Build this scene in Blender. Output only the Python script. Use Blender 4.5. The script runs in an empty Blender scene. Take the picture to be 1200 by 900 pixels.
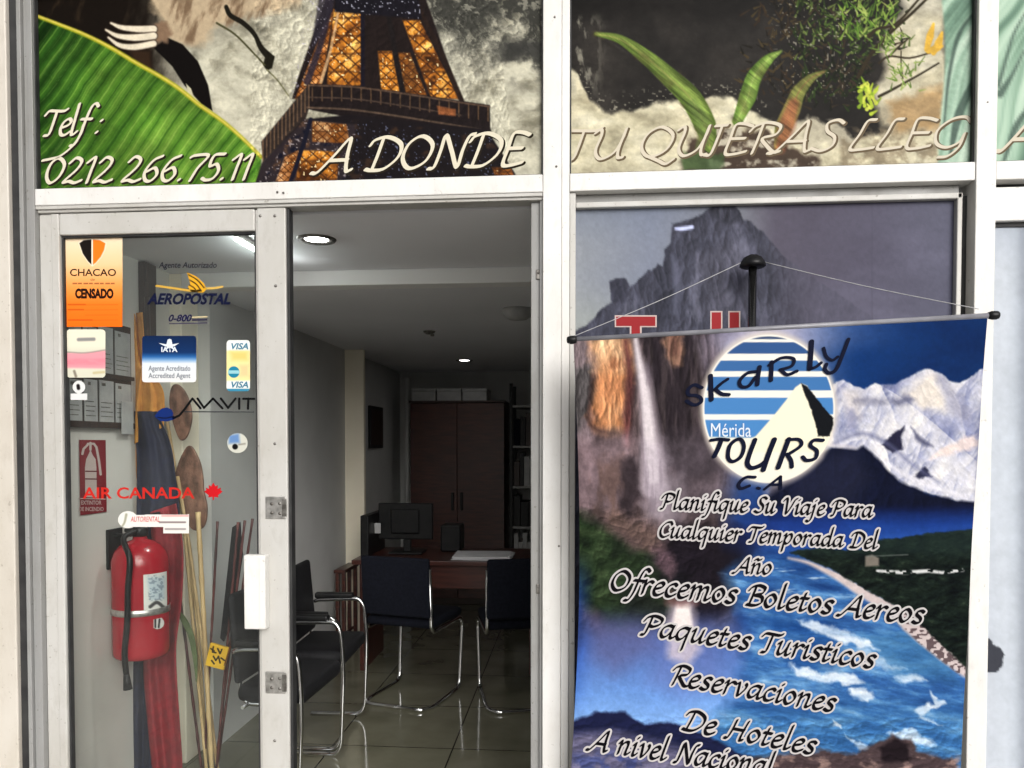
import bpy, bmesh, math, random
import numpy as np
from mathutils import Vector, Matrix

random.seed(7)
scene = bpy.context.scene
col = scene.collection
R = math.radians

# ------------------------------------------------------------------ camera, light, exposure
FPX, YAW, PITCH = 900.0, R(4.75), R(1.6)
CAM = np.array([0.0, -2.5, 1.5])
CX, CY = 600.0, 545.0
cam_data = bpy.data.cameras.new('camera')
cam = bpy.data.objects.new('camera', cam_data)
col.objects.link(cam)
cam.location = CAM
cam.rotation_euler = (R(90) - PITCH, 0, YAW)
cam_data.sensor_width = 36.0
cam_data.lens = 36.0 * FPX / 1200.0
cam_data.shift_y = 95.0 / 1200.0
cam_data.clip_start = 0.05
cam_data.clip_end = 2000.0
scene.camera = cam

SUN_EL, SUN_AZ = R(24), R(25)          # azimuth: to the right of the camera's side of the facade
sun_dir = Vector((math.sin(SUN_AZ) * math.cos(SUN_EL), -math.cos(SUN_AZ) * math.cos(SUN_EL), math.sin(SUN_EL)))
world = bpy.data.worlds.new('World')
scene.world = world
world.use_nodes = True
wn, wl = world.node_tree.nodes, world.node_tree.links
wn.clear()
w_out = wn.new('ShaderNodeOutputWorld')
w_bg = wn.new('ShaderNodeBackground')
w_hs = wn.new('ShaderNodeHueSaturation')
w_sky = wn.new('ShaderNodeTexSky')
w_sky.sky_type = 'NISHITA'
w_sky.sun_disc = False
w_sky.sun_elevation = SUN_EL
w_sky.sun_rotation = math.atan2(sun_dir.x, sun_dir.y)
w_sky.air_density = 1.0
w_sky.dust_density = 6.0
w_sky.ozone_density = 1.0
w_hs.inputs['Saturation'].default_value = 0.18
w_bg.inputs['Strength'].default_value = 0.10
wl.new(w_sky.outputs[0], w_hs.inputs['Color'])
wl.new(w_hs.outputs[0], w_bg.inputs['Color'])
wl.new(w_bg.outputs[0], w_out.inputs['Surface'])

sun_l = bpy.data.lights.new('sun', 'SUN')
sun_l.energy = 1.2
sun_l.angle = R(38)
sun_l.color = (1.0, 0.975, 0.945)
sun = bpy.data.objects.new('sun', sun_l)
col.objects.link(sun)
sun.rotation_euler = sun_dir.to_track_quat('Z', 'Y').to_euler()

scene.view_settings.view_transform = 'Standard'
scene.view_settings.look = 'None'
scene.view_settings.gamma = 1.0
scene.view_settings.use_curve_mapping = False
scene.view_settings.exposure = 0.40
scene.render.engine = 'CYCLES'
scene.cycles.use_denoising = True
scene.cycles.max_bounces = 10
scene.cycles.diffuse_bounces = 6
scene.cycles.transparent_max_bounces = 16
scene.cycles.sample_clamp_indirect = 6.0

# ------------------------------------------------------------------ where a ray of the photograph meets the place
_F = np.array([-math.sin(YAW) * math.cos(PITCH), math.cos(YAW) * math.cos(PITCH), -math.sin(PITCH)])
_R = np.array([math.cos(YAW), math.sin(YAW), 0.0])
_U = np.cross(_R, _F)

def ray(u, v):
    u = np.asarray(u, float)[..., None]; v = np.asarray(v, float)[..., None]
    return _F * FPX + _R * (u - CX) + _U * (CY - v)

def on_y(u, v, y=0.0):
    d = ray(u, v); return CAM + d * ((y - CAM[1]) / d[..., 1:2])

def on_x(u, v, x):
    d = ray(u, v); return CAM + d * ((x - CAM[0]) / d[..., 0:1])

def on_z(u, v, z):
    d = ray(u, v); return CAM + d * ((z - CAM[2]) / d[..., 2:3])

def to_px(p):
    d = np.asarray(p, float) - CAM; z = d @ _F
    return CX + FPX * (d @ _R) / z, CY - FPX * (d @ _U) / z

def V3(p): return Vector((float(p[0]), float(p[1]), float(p[2])))

# ------------------------------------------------------------------ materials
def srgb(c):
    c = np.asarray(c, float) / 255.0
    return np.where(c <= 0.04045, c / 12.92, ((c + 0.055) / 1.055) ** 2.4)

def new_mat(name):
    m = bpy.data.materials.new(name); m.use_nodes = True
    nt = m.node_tree
    return m, nt, nt.nodes['Principled BSDF']

def noisy(name, c1, c2, rough=0.5, scale=8.0, metallic=0.0, spec=0.5, bump=0.0, stretch=(1, 1, 1), detail=5.0, lo=0.35, hi=0.65, bscale=None):
    m, nt, b = new_mat(name)
    tc = nt.nodes.new('ShaderNodeTexCoord'); mp = nt.nodes.new('ShaderNodeMapping')
    mp.inputs['Scale'].default_value = stretch
    nz = nt.nodes.new('ShaderNodeTexNoise'); nz.inputs['Scale'].default_value = scale; nz.inputs['Detail'].default_value = detail
    rp = nt.nodes.new('ShaderNodeValToRGB')
    rp.color_ramp.elements[0].position = lo; rp.color_ramp.elements[1].position = hi
    rp.color_ramp.elements[0].color = (*c1, 1); rp.color_ramp.elements[1].color = (*c2, 1)
    L = nt.links.new
    L(tc.outputs['Object'], mp.inputs['Vector']); L(mp.outputs[0], nz.inputs['Vector'])
    L(nz.outputs['Fac'], rp.inputs['Fac']); L(rp.outputs['Color'], b.inputs['Base Color'])
    b.inputs['Roughness'].default_value = rough; b.inputs['Metallic'].default_value = metallic
    b.inputs['Specular IOR Level'].default_value = spec
    if bump:
        n2 = nt.nodes.new('ShaderNodeTexNoise'); n2.inputs['Scale'].default_value = bscale or scale * 6
        bp = nt.nodes.new('ShaderNodeBump'); bp.inputs['Strength'].default_value = bump; bp.inputs['Distance'].default_value = 0.004
        L(mp.outputs[0], n2.inputs['Vector']); L(n2.outputs['Fac'], bp.inputs['Height']); L(bp.outputs[0], b.inputs['Normal'])
    return m

def emit(name, c, s):
    m, nt, b = new_mat(name)
    b.inputs['Base Color'].default_value = (*c, 1)
    b.inputs['Emission Color'].default_value = (*c, 1); b.inputs['Emission Strength'].default_value = s
    return m

def print_mat(name, rough=0.4, spec=0.3, bump=0.0):
    m, nt, b = new_mat(name)
    a = nt.nodes.new('ShaderNodeAttribute'); a.attribute_name = 'ink'
    nt.links.new(a.outputs['Color'], b.inputs['Base Color'])
    b.inputs['Roughness'].default_value = rough; b.inputs['Specular IOR Level'].default_value = spec
    if bump:
        nz = nt.nodes.new('ShaderNodeTexNoise'); nz.inputs['Scale'].default_value = 9
        bp = nt.nodes.new('ShaderNodeBump'); bp.inputs['Strength'].default_value = bump; bp.inputs['Distance'].default_value = 0.01
        nt.links.new(nz.outputs['Fac'], bp.inputs['Height']); nt.links.new(bp.outputs[0], b.inputs['Normal'])
    return m

def glass_mat(name, tint=(0.95, 0.97, 0.96), refl=0.5):
    m, nt, b = new_mat(name)
    nt.nodes.remove(b)
    tr = nt.nodes.new('ShaderNodeBsdfTransparent'); tr.inputs['Color'].default_value = (*tint, 1)
    gl = nt.nodes.new('ShaderNodeBsdfGlossy'); gl.inputs['Roughness'].default_value = 0.02
    fr = nt.nodes.new('ShaderNodeFresnel'); fr.inputs['IOR'].default_value = 1.45
    mu = nt.nodes.new('ShaderNodeMath'); mu.operation = 'MULTIPLY'; mu.inputs[1].default_value = refl
    mx = nt.nodes.new('ShaderNodeMixShader')
    L = nt.links.new
    L(fr.outputs[0], mu.inputs[0]); L(mu.outputs[0], mx.inputs['Fac'])
    L(tr.outputs[0], mx.inputs[1]); L(gl.outputs[0], mx.inputs[2])
    df = nt.nodes.new('ShaderNodeBsdfDiffuse'); df.inputs['Color'].default_value = (.75, .75, .72, 1)
    tc = nt.nodes.new('ShaderNodeTexCoord'); mp = nt.nodes.new('ShaderNodeMapping'); mp.inputs['Scale'].default_value = (2.2, 2.2, .9); mp.inputs['Rotation'].default_value = (0, R(25), 0)
    nz = nt.nodes.new('ShaderNodeTexNoise'); nz.inputs['Scale'].default_value = 2.5; nz.inputs['Detail'].default_value = 7; nz.inputs['Roughness'].default_value = .65
    mr = nt.nodes.new('ShaderNodeMapRange'); mr.inputs['From Min'].default_value = .35; mr.inputs['From Max'].default_value = .75; mr.inputs['To Min'].default_value = .003; mr.inputs['To Max'].default_value = .02
    m2 = nt.nodes.new('ShaderNodeMixShader')
    L(tc.outputs['Object'], mp.inputs['Vector']); L(mp.outputs[0], nz.inputs['Vector']); L(nz.outputs['Fac'], mr.inputs['Value']); L(mr.outputs[0], m2.inputs['Fac']); L(mx.outputs[0], m2.inputs[1]); L(df.outputs[0], m2.inputs[2])
    L(m2.outputs[0], nt.nodes['Material Output'].inputs['Surface'])
    return m

def alu_mat(name, c, grime=0.5, seed=0.0):
    m, nt, b = new_mat(name); L = nt.links.new
    tc = nt.nodes.new('ShaderNodeTexCoord'); mp = nt.nodes.new('ShaderNodeMapping'); mp.inputs['Scale'].default_value = (2.6, 2.6, 1.2); mp.inputs['Location'].default_value = (seed, seed, seed)
    L(tc.outputs['Object'], mp.inputs['Vector'])
    def noise(scale, detail, lo, hi, vec=None, rough=.6):
        n = nt.nodes.new('ShaderNodeTexNoise'); n.inputs['Scale'].default_value = scale; n.inputs['Detail'].default_value = detail; n.inputs['Roughness'].default_value = rough
        r = nt.nodes.new('ShaderNodeMapRange'); r.inputs['From Min'].default_value = lo; r.inputs['From Max'].default_value = hi; r.clamp = True
        L(vec or mp.outputs[0], n.inputs['Vector']); L(n.outputs['Fac'], r.inputs['Value']); return r.outputs[0]
    def mixc(fac, a, bcol, amt):
        mu = nt.nodes.new('ShaderNodeMath'); mu.operation = 'MULTIPLY'; mu.inputs[1].default_value = amt; L(fac, mu.inputs[0])
        x = nt.nodes.new('ShaderNodeMix'); x.data_type = 'RGBA'; L(mu.outputs[0], x.inputs['Factor']); L(a, x.inputs['A']); x.inputs['B'].default_value = (*bcol, 1); return x.outputs['Result']
    rgb = nt.nodes.new('ShaderNodeRGB'); rgb.outputs[0].default_value = (*c, 1)
    k = mixc(noise(1.6, 6, .40, .68), rgb.outputs[0], (c[0] * .72, c[1] * .69, c[2] * .63), .55 * grime)
    k = mixc(noise(9, 8, .52, .70, None, .7), k, (c[0] * .55, c[1] * .51, c[2] * .45), .28 * grime)
    k = mixc(noise(60, 3, .66, .72, tc.outputs['Object']), k, (c[0] * .35, c[1] * .31, c[2] * .26), .55 * grime)
    L(k, b.inputs['Base Color'])
    rr = noise(5, 5, .3, .7); mr = nt.nodes.new('ShaderNodeMapRange'); mr.inputs['To Min'].default_value = .34; mr.inputs['To Max'].default_value = .6; L(rr, mr.inputs['Value']); L(mr.outputs[0], b.inputs['Roughness'])
    n2 = nt.nodes.new('ShaderNodeTexNoise'); n2.inputs['Scale'].default_value = 14; bp = nt.nodes.new('ShaderNodeBump'); bp.inputs['Strength'].default_value = .06; bp.inputs['Distance'].default_value = .004
    L(tc.outputs['Object'], n2.inputs['Vector']); L(n2.outputs['Fac'], bp.inputs['Height']); L(bp.outputs[0], b.inputs['Normal'])
    return m

M = {}
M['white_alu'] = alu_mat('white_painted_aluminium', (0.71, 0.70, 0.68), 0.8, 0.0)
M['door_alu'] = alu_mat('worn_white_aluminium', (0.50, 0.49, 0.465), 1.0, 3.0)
M['grey_alu'] = alu_mat('grey_and_shaded_aluminium', (0.28, 0.28, 0.275), 1.0, 7.0)  # on the door stop and window strip this grey carries painted shade
M['dark_gap'] = noisy('dark_rubber', (0.012, 0.012, 0.013), (0.03, 0.03, 0.03), 0.7, 12)
M['stone'] = alu_mat('cream_stone', (.60, .56, .50), .9, 11.0)
M['steel'] = noisy('scratched_steel', (0.30, 0.29, 0.27), (0.62, 0.60, 0.57), 0.35, 40, metallic=0.8)
M['screw'] = noisy('dull_screw', (0.10, 0.09, 0.08), (0.25, 0.24, 0.22), 0.4, 60, metallic=0.7)
M['chrome'] = noisy('chrome_tube', (0.70, 0.70, 0.70), (0.82, 0.82, 0.82), 0.12, 10, metallic=1.0)
M['black_cloth'] = noisy('black_upholstery', (0.005, 0.005, 0.006), (0.010, 0.010, 0.012), 0.7, 60, spec=0.3, bump=0.3)
M['navy_cloth'] = noisy('navy_upholstery', (0.004, 0.005, 0.009), (0.007, 0.008, 0.014), 0.9, 60, spec=0.15, bump=0.3)
M['black_plastic'] = noisy('black_plastic', (0.005, 0.005, 0.006), (0.010, 0.010, 0.010), 0.4, 20, spec=0.25)
M['white_plastic'] = alu_mat('white_plastic', (.72, .71, .68), .7, 5.0)
M['wall_cream'] = noisy('cream_wall_paint', (0.60, 0.575, 0.53), (0.66, 0.635, 0.59), 0.75, 2.5, bump=0.08)
M['wall_grey'] = noisy('grey_wall_paint', (0.50, 0.50, 0.49), (0.57, 0.57, 0.56), 0.75, 2.5, bump=0.08)
M['pilaster'] = noisy('beige_pilaster_paint', (0.84, 0.77, 0.62), (0.88, 0.82, 0.67), 0.7, 3, bump=0.08)
M['ceiling'] = noisy('ceiling_paint', (0.76, 0.76, 0.78), (0.81, 0.81, 0.83), 0.8, 1.5, bump=0.05)
M['beam'] = noisy('beam_paint', (0.82, 0.81, 0.79), (0.86, 0.85, 0.83), 0.7, 2.0, bump=0.05)
M['red_wood'] = noisy('red_brown_wood', (0.040, 0.011, 0.008), (0.075, 0.020, 0.013), 0.35, 6, stretch=(1, 1, 8), bump=0.05)
M['dark_wood'] = noisy('dark_wood', (0.018, 0.009, 0.006), (0.04, 0.018, 0.012), 0.45, 8, stretch=(1, 6, 1))
M['carved_wood'] = noisy('carved_wood', (0.08, 0.038, 0.024), (0.26, 0.13, 0.085), 0.55, 26, stretch=(1, 1, 0.6), bump=0.6)
M['bamboo'] = noisy('bamboo', (0.36, 0.24, 0.11), (0.56, 0.40, 0.20), 0.5, 9, stretch=(1, 1, 0.6))
M['spear_red'] = noisy('dark_red_stick', (0.03, 0.009, 0.009), (0.11, 0.028, 0.025), 0.5, 20, stretch=(1, 1, 0.5))
M['green_leaf'] = noisy('dry_green_leaf', (0.05, 0.075, 0.025), (0.10, 0.13, 0.05), 0.6, 12)
M['flag_yellow'] = noisy('orange_yellow_cloth', (0.50, 0.20, 0.03), (0.62, 0.28, 0.05), 0.8, 30, bump=0.2)
M['flag_blue'] = noisy('navy_flag_cloth', (0.004, 0.006, 0.022), (0.007, 0.010, 0.034), 0.8, 30, bump=0.2)
M['flag_red'] = noisy('red_flag_cloth', (0.15, 0.005, 0.011), (0.23, 0.009, 0.016), 0.75, 30, bump=0.2)
M['ext_red'] = noisy('red_enamel', (0.27, 0.008, 0.016), (0.33, 0.011, 0.02), 0.2, 5)
M['tag_yellow'] = noisy('yellow_plastic', (0.62, 0.34, 0.01), (0.70, 0.42, 0.02), 0.4, 12)
M['paper'] = noisy('white_paper', (0.66, 0.66, 0.68), (0.78, 0.78, 0.80), 0.7, 8)
M['grey_paper'] = noisy('grey_card', (0.36, 0.36, 0.36), (0.46, 0.46, 0.45), 0.7, 14)
M['string'] = noisy('pale_string', (0.30, 0.30, 0.31), (0.40, 0.40, 0.41), 0.6, 40)
M['rod'] = noisy('grey_rod', (0.16, 0.16, 0.18), (0.26, 0.26, 0.29), 0.35, 10)
M['brass'] = noisy('dull_brass', (0.42, 0.27, 0.07), (0.55, 0.38, 0.12), 0.35, 12, metallic=0.8)
M['lamp_on'] = emit('lit_downlight', (1.0, 0.98, 0.95), 14.0)
M['tube_on'] = emit('lit_tube', (0.92, 1.0, 0.97), 30.0)
M['glass'] = glass_mat('clear_glass')
M['print'] = print_mat('printed_vinyl', 0.4, 0.03)
M['sticker'] = print_mat('printed_sticker', 0.45, 0.1)
M['banner'] = print_mat('printed_canvas', 0.45, 0.03, 0.05)

def floor_mat():
    m, nt, b = new_mat('glossy_floor_tile')
    L = nt.links.new
    tc = nt.nodes.new('ShaderNodeTexCoord')
    br = nt.nodes.new('ShaderNodeTexBrick'); br.offset = 0.0
    br.inputs['Scale'].default_value = 1.0; br.inputs['Brick Width'].default_value = 0.6; br.inputs['Row Height'].default_value = 0.6
    br.inputs['Mortar Size'].default_value = 0.004; br.inputs['Mortar Smooth'].default_value = 0.2
    nz = nt.nodes.new('ShaderNodeTexNoise'); nz.inputs['Scale'].default_value = 3.5; nz.inputs['Detail'].default_value = 6
    rp = nt.nodes.new('ShaderNodeValToRGB')
    rp.color_ramp.elements[0].color = (0.115, 0.112, 0.078, 1); rp.color_ramp.elements[1].color = (0.185, 0.178, 0.13, 1)
    rp.color_ramp.elements[0].position = 0.3; rp.color_ramp.elements[1].position = 0.7
    L(tc.outputs['Object'], br.inputs['Vector']); L(tc.outputs['Object'], nz.inputs['Vector'])
    L(nz.outputs['Fac'], rp.inputs['Fac'])
    L(rp.outputs['Color'], br.inputs['Color1']); L(rp.outputs['Color'], br.inputs['Color2'])
    br.inputs['Mortar'].default_value = (0.02, 0.018, 0.014, 1)
    L(br.outputs['Color'], b.inputs['Base Color'])
    b.inputs['Roughness'].default_value = 0.09; b.inputs['Specular IOR Level'].default_value = 0.6
    return m
M['floor'] = floor_mat()

def paving_mat():
    m, nt, b = new_mat('concrete_paving')
    L = nt.links.new
    tc = nt.nodes.new('ShaderNodeTexCoord')
    br = nt.nodes.new('ShaderNodeTexBrick'); br.offset = 0.5
    br.inputs['Scale'].default_value = 1.0; br.inputs['Brick Width'].default_value = 0.4; br.inputs['Row Height'].default_value = 0.4
    br.inputs['Mortar Size'].default_value = 0.006
    nz = nt.nodes.new('ShaderNodeTexNoise'); nz.inputs['Scale'].default_value = 2.5; nz.inputs['Detail'].default_value = 8
    rp = nt.nodes.new('ShaderNodeValToRGB')
    rp.color_ramp.elements[0].color = (0.36, 0.35, 0.32, 1); rp.color_ramp.elements[1].color = (0.50, 0.48, 0.44, 1)
    L(tc.outputs['Object'], br.inputs['Vector']); L(tc.outputs['Object'], nz.inputs['Vector']); L(nz.outputs['Fac'], rp.inputs['Fac'])
    L(rp.outputs['Color'], br.inputs['Color1']); L(rp.outputs['Color'], br.inputs['Color2'])
    br.inputs['Mortar'].default_value = (0.08, 0.075, 0.07, 1)
    L(br.outputs['Color'], b.inputs['Base Color']); b.inputs['Roughness'].default_value = 0.8
    return m
M['paving'] = paving_mat()
M['asphalt'] = noisy('asphalt', (0.04, 0.04, 0.042), (0.065, 0.065, 0.066), 0.85, 30, bump=0.4)

# ------------------------------------------------------------------ object helpers
def link(name, me, mat=None, parent=None):
    o = bpy.data.objects.new(name, me); col.objects.link(o)
    if mat is not None and me is not None and not me.materials:
        me.materials.append(mat)
    if parent is not None: o.parent = parent
    return o

def tag(o, label=None, cat=None, group=None, kind=None):
    if label: o['label'] = label
    if cat: o['category'] = cat
    if group: o['group'] = group
    if kind: o['kind'] = kind
    return o

def thing(name, label, cat, loc=(0, 0, 0), rz=0.0, group=None):
    o = bpy.data.objects.new(name, None); col.objects.link(o)
    o.empty_display_size = 0.1
    o.location = loc; o.rotation_euler = (0, 0, rz)
    return tag(o, label, cat, group)

class MB:
    """collects shapes in one mesh; world coordinates, shifted by the parent's base when built"""
    def __init__(self): self.bm = bmesh.new()
    def box(self, x0, x1, y0, y1, z0, z1, bev=0.002, rot=None, seg=2):
        t = bmesh.new()
        bmesh.ops.create_cube(t, size=1.0)
        bmesh.ops.scale(t, vec=(abs(x1 - x0), abs(y1 - y0), abs(z1 - z0)), verts=t.verts)
        if bev:
            bv = min(bev, 0.45 * min(abs(x1 - x0), abs(y1 - y0), abs(z1 - z0)))
            bmesh.ops.bevel(t, geom=t.edges[:], offset=bv, segments=seg, affect='EDGES', profile=0.5)
        mat = Matrix.Translation(((x0 + x1) / 2, (y0 + y1) / 2, (z0 + z1) / 2))
        if rot is not None: mat = mat @ rot
        bmesh.ops.transform(t, matrix=mat, verts=t.verts)
        self.merge(t); return self
    def merge(self, t):
        me = bpy.data.meshes.new('tmp'); t.to_mesh(me); t.free()
        self.bm.from_mesh(me); bpy.data.meshes.remove(me)
    def tube(self, pts, r, n=12, closed=False, caps=True, radii=None):
        pts = [Vector(p) for p in pts]; bm = self.bm
        rings = []; N = len(pts)
        prev = None
        for i, p in enumerate(pts):
            if closed: d = pts[(i + 1) % N] - pts[i - 1]
            else: d = pts[min(i + 1, N - 1)] - pts[max(i - 1, 0)]
            d.normalize()
            if prev is None:
                a = Vector((0, 0, 1)) if abs(d.z) < 0.9 else Vector((1, 0, 0))
                x = d.cross(a).normalized()
            else:
                x = (prev - d * prev.dot(d)).normalized()
            prev = x; y = d.cross(x)
            rr = radii[i] if radii else r
            rings.append([bm.verts.new(p + x * (rr * math.cos(2 * math.pi * k / n)) + y * (rr * math.sin(2 * math.pi * k / n))) for k in range(n)])
        for i in range(N if closed else N - 1):
            a, b = rings[i], rings[(i + 1) % N]
            for k in range(n):
                f = bm.faces.new((a[k], a[(k + 1) % n], b[(k + 1) % n], b[k])); f.smooth = True
        if caps and not closed:
            bm.faces.new(rings[0][::-1]); bm.faces.new(rings[-1])
        return self
    def lathe(self, prof, c=(0, 0, 0), axis='Z', n=32):
        bm = self.bm; c = Vector(c); rings = []
        def pt(r, h, a):
            if axis == 'Z': return c + Vector((r * math.cos(a), r * math.sin(a), h))
            if axis == 'Y': return c + Vector((r * math.cos(a), h, r * math.sin(a)))
            return c + Vector((h, r * math.cos(a), r * math.sin(a)))
        for r, h in prof:
            if r < 1e-6: rings.append([bm.verts.new(pt(0, h, 0))])
            else: rings.append([bm.verts.new(pt(r, h, 2 * math.pi * k / n)) for k in range(n)])
        for a, b in zip(rings, rings[1:]):
            for k in range(n):
                k2 = (k + 1) % n
                if len(a) == 1 and len(b) == 1: continue
                if len(a) == 1: f = bm.faces.new((a[0], b[k2], b[k]))
                elif len(b) == 1: f = bm.faces.new((a[k], a[k2], b[0]))
                else: f = bm.faces.new((a[k], a[k2], b[k2], b[k]))
                f.smooth = True
        return self
    def prism(self, pts, vec):
        """closed outline (3-D points) given thickness along vec"""
        bm = self.bm; vec = Vector(vec)
        a = [bm.verts.new(Vector(p)) for p in pts]; b = [bm.verts.new(Vector(p) + vec) for p in pts]
        bm.faces.new(a); bm.faces.new(b[::-1])
        n = len(a)
        for k in range(n):
            bm.faces.new((a[k], b[k], b[(k + 1) % n], a[(k + 1) % n]))
        return self
    def build_each(self, name, mat, parent=None, smooth=False):
        """every separate piece as an object of its own"""
        left = set(self.bm.verts); out = []
        while left:
            st = [left.pop()]; isl = set(st)
            while st:
                for e in st.pop().link_edges:
                    for w in e.verts:
                        if w in left: left.discard(w); isl.add(w); st.append(w)
            idx = {v: i for i, v in enumerate(isl)}; m = MB(); vs = [m.bm.verts.new(v.co) for v in isl]
            for f in {f for v in isl for f in v.link_faces}: m.bm.faces.new([vs[idx[v]] for v in f.verts]).smooth = f.smooth
            out.append(m.build(name, mat, parent, smooth))
        self.bm.free(); return out
    def build(self, name, mat, parent=None, smooth=False):
        bm = self.bm
        bmesh.ops.recalc_face_normals(bm, faces=bm.faces[:])
        if parent is not None:
            p = parent; off = Vector((0, 0, 0))
            while p is not None and p.rotation_euler.z == 0:
                off += Vector(p.location); p = p.parent
            if p is None: bmesh.ops.translate(bm, vec=-off, verts=bm.verts)
        me = bpy.data.meshes.new(name); bm.to_mesh(me); bm.free()
        if smooth:
            for f in me.polygons: f.use_smooth = True
        return link(name, me, mat, parent)

def curve_pts(ctrl, n=6):
    """Catmull-Rom through 2-D or 3-D control points"""
    P = [np.array(p, float) for p in ctrl]
    if len(P) < 3: return [P[0] + (P[-1] - P[0]) * t for t in np.linspace(0, 1, 4)]
    closed = np.allclose(P[0], P[-1])
    out = []
    for i in range(len(P) - 1):
        p1, p2 = P[i], P[i + 1]
        p0 = P[i - 1] if i > 0 else (P[-2] if closed else 2 * p1 - p2)
        p3 = P[i + 2] if i + 2 < len(P) else (P[1] if closed else 2 * p2 - p1)
        for t in np.linspace(0, 1, n, endpoint=False):
            out.append(0.5 * (2 * p1 + (p2 - p0) * t + (2 * p0 - 5 * p1 + 4 * p2 - p3) * t * t + (3 * p1 - p0 - 3 * p2 + p3) * t ** 3))
    out.append(P[-1]); return out

def round_path(pts, r=0.05, n=6):
    """polyline with its corners rounded by arcs of about radius r"""
    P = [Vector(p) for p in pts]; out = [P[0]]
    for a, b, c in zip(P, P[1:], P[2:]):
        d1 = (a - b); d2 = (c - b); l = min(r, d1.length * 0.49, d2.length * 0.49)
        p, q = b + d1.normalized() * l, b + d2.normalized() * l
        for t in np.linspace(0, 1, n):
            out.append(p * (1 - t) ** 2 + b * 2 * t * (1 - t) + q * t * t)
    out.append(P[-1]); return out

# ------------------------------------------------------------------ print: painting and lettering
def _hash(ix, iy, seed):
    h = (ix.astype(np.int64) * 374761393 + iy.astype(np.int64) * 668265263 + seed * 1442695041) & 0xFFFFFFFF
    h = ((h ^ (h >> 13)) * 1274126177) & 0xFFFFFFFF
    return ((h ^ (h >> 16)) & 0xFFFF) / 65535.0

def vnoise(x, y, seed=0):
    ix, iy = np.floor(x), np.floor(y); fx, fy = x - ix, y - iy
    fx = fx * fx * (3 - 2 * fx); fy = fy * fy * (3 - 2 * fy)
    a, b = _hash(ix, iy, seed), _hash(ix + 1, iy, seed); c, d = _hash(ix, iy + 1, seed), _hash(ix + 1, iy + 1, seed)
    return (a * (1 - fx) + b * fx) * (1 - fy) + (c * (1 - fx) + d * fx) * fy

def fbm(x, y, sx, sy=None, seed=0, octv=5, gain=0.5):
    sy = sy or sx; t = 0; a = 1.0; s = 0
    x, y = x / sx, y / sy
    for o in range(octv):
        t = t + a * vnoise(x, y, seed + o); s += a; a *= gain; x, y = 1.62 * x - 1.18 * y + 17.3, 1.18 * x + 1.62 * y + 5.1
    return t / s

def ridged(x, y, sx, sy, seed=0, octv=6):
    t = 0; am = 1.0; s = 0; x, y = x / sx * .8 - y / sy * .6, x / sx * .6 + y / sy * .8
    for o in range(octv):
        n = 1 - np.abs(2 * vnoise(x, y, seed + o) - 1); t = t + am * n * n; s += am; am *= .5; x, y = 1.58 * x - 1.22 * y + 9.7, 1.22 * x + 1.58 * y + 3.3
    return t / s

def relief(x, y, sx, sy, seed=0, ang=.8, octv=6):
    """rugged texture of a printed photograph, about -1 to 1"""
    e = 1.1; cx, cy = e * math.cos(ang), e * math.sin(ang)
    d = ridged(x + cx, y + cy, sx, sy, seed, octv) - ridged(x - cx, y - cy, sx, sy, seed, octv)
    return np.clip(d / (2.2 * d.std() + 1e-9), -1, 1)

def sstep(a, b, x):
    t = np.clip((x - a) / (b - a), 0, 1); return t * t * (3 - 2 * t)

def seg_dist(px, py, ax, ay, bx, by):
    dx, dy = bx - ax, by - ay; L = dx * dx + dy * dy + 1e-12
    t = np.clip(((px - ax) * dx + (py - ay) * dy) / L, 0, 1)
    return np.hypot(px - ax - t * dx, py - ay - t * dy), t

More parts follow.
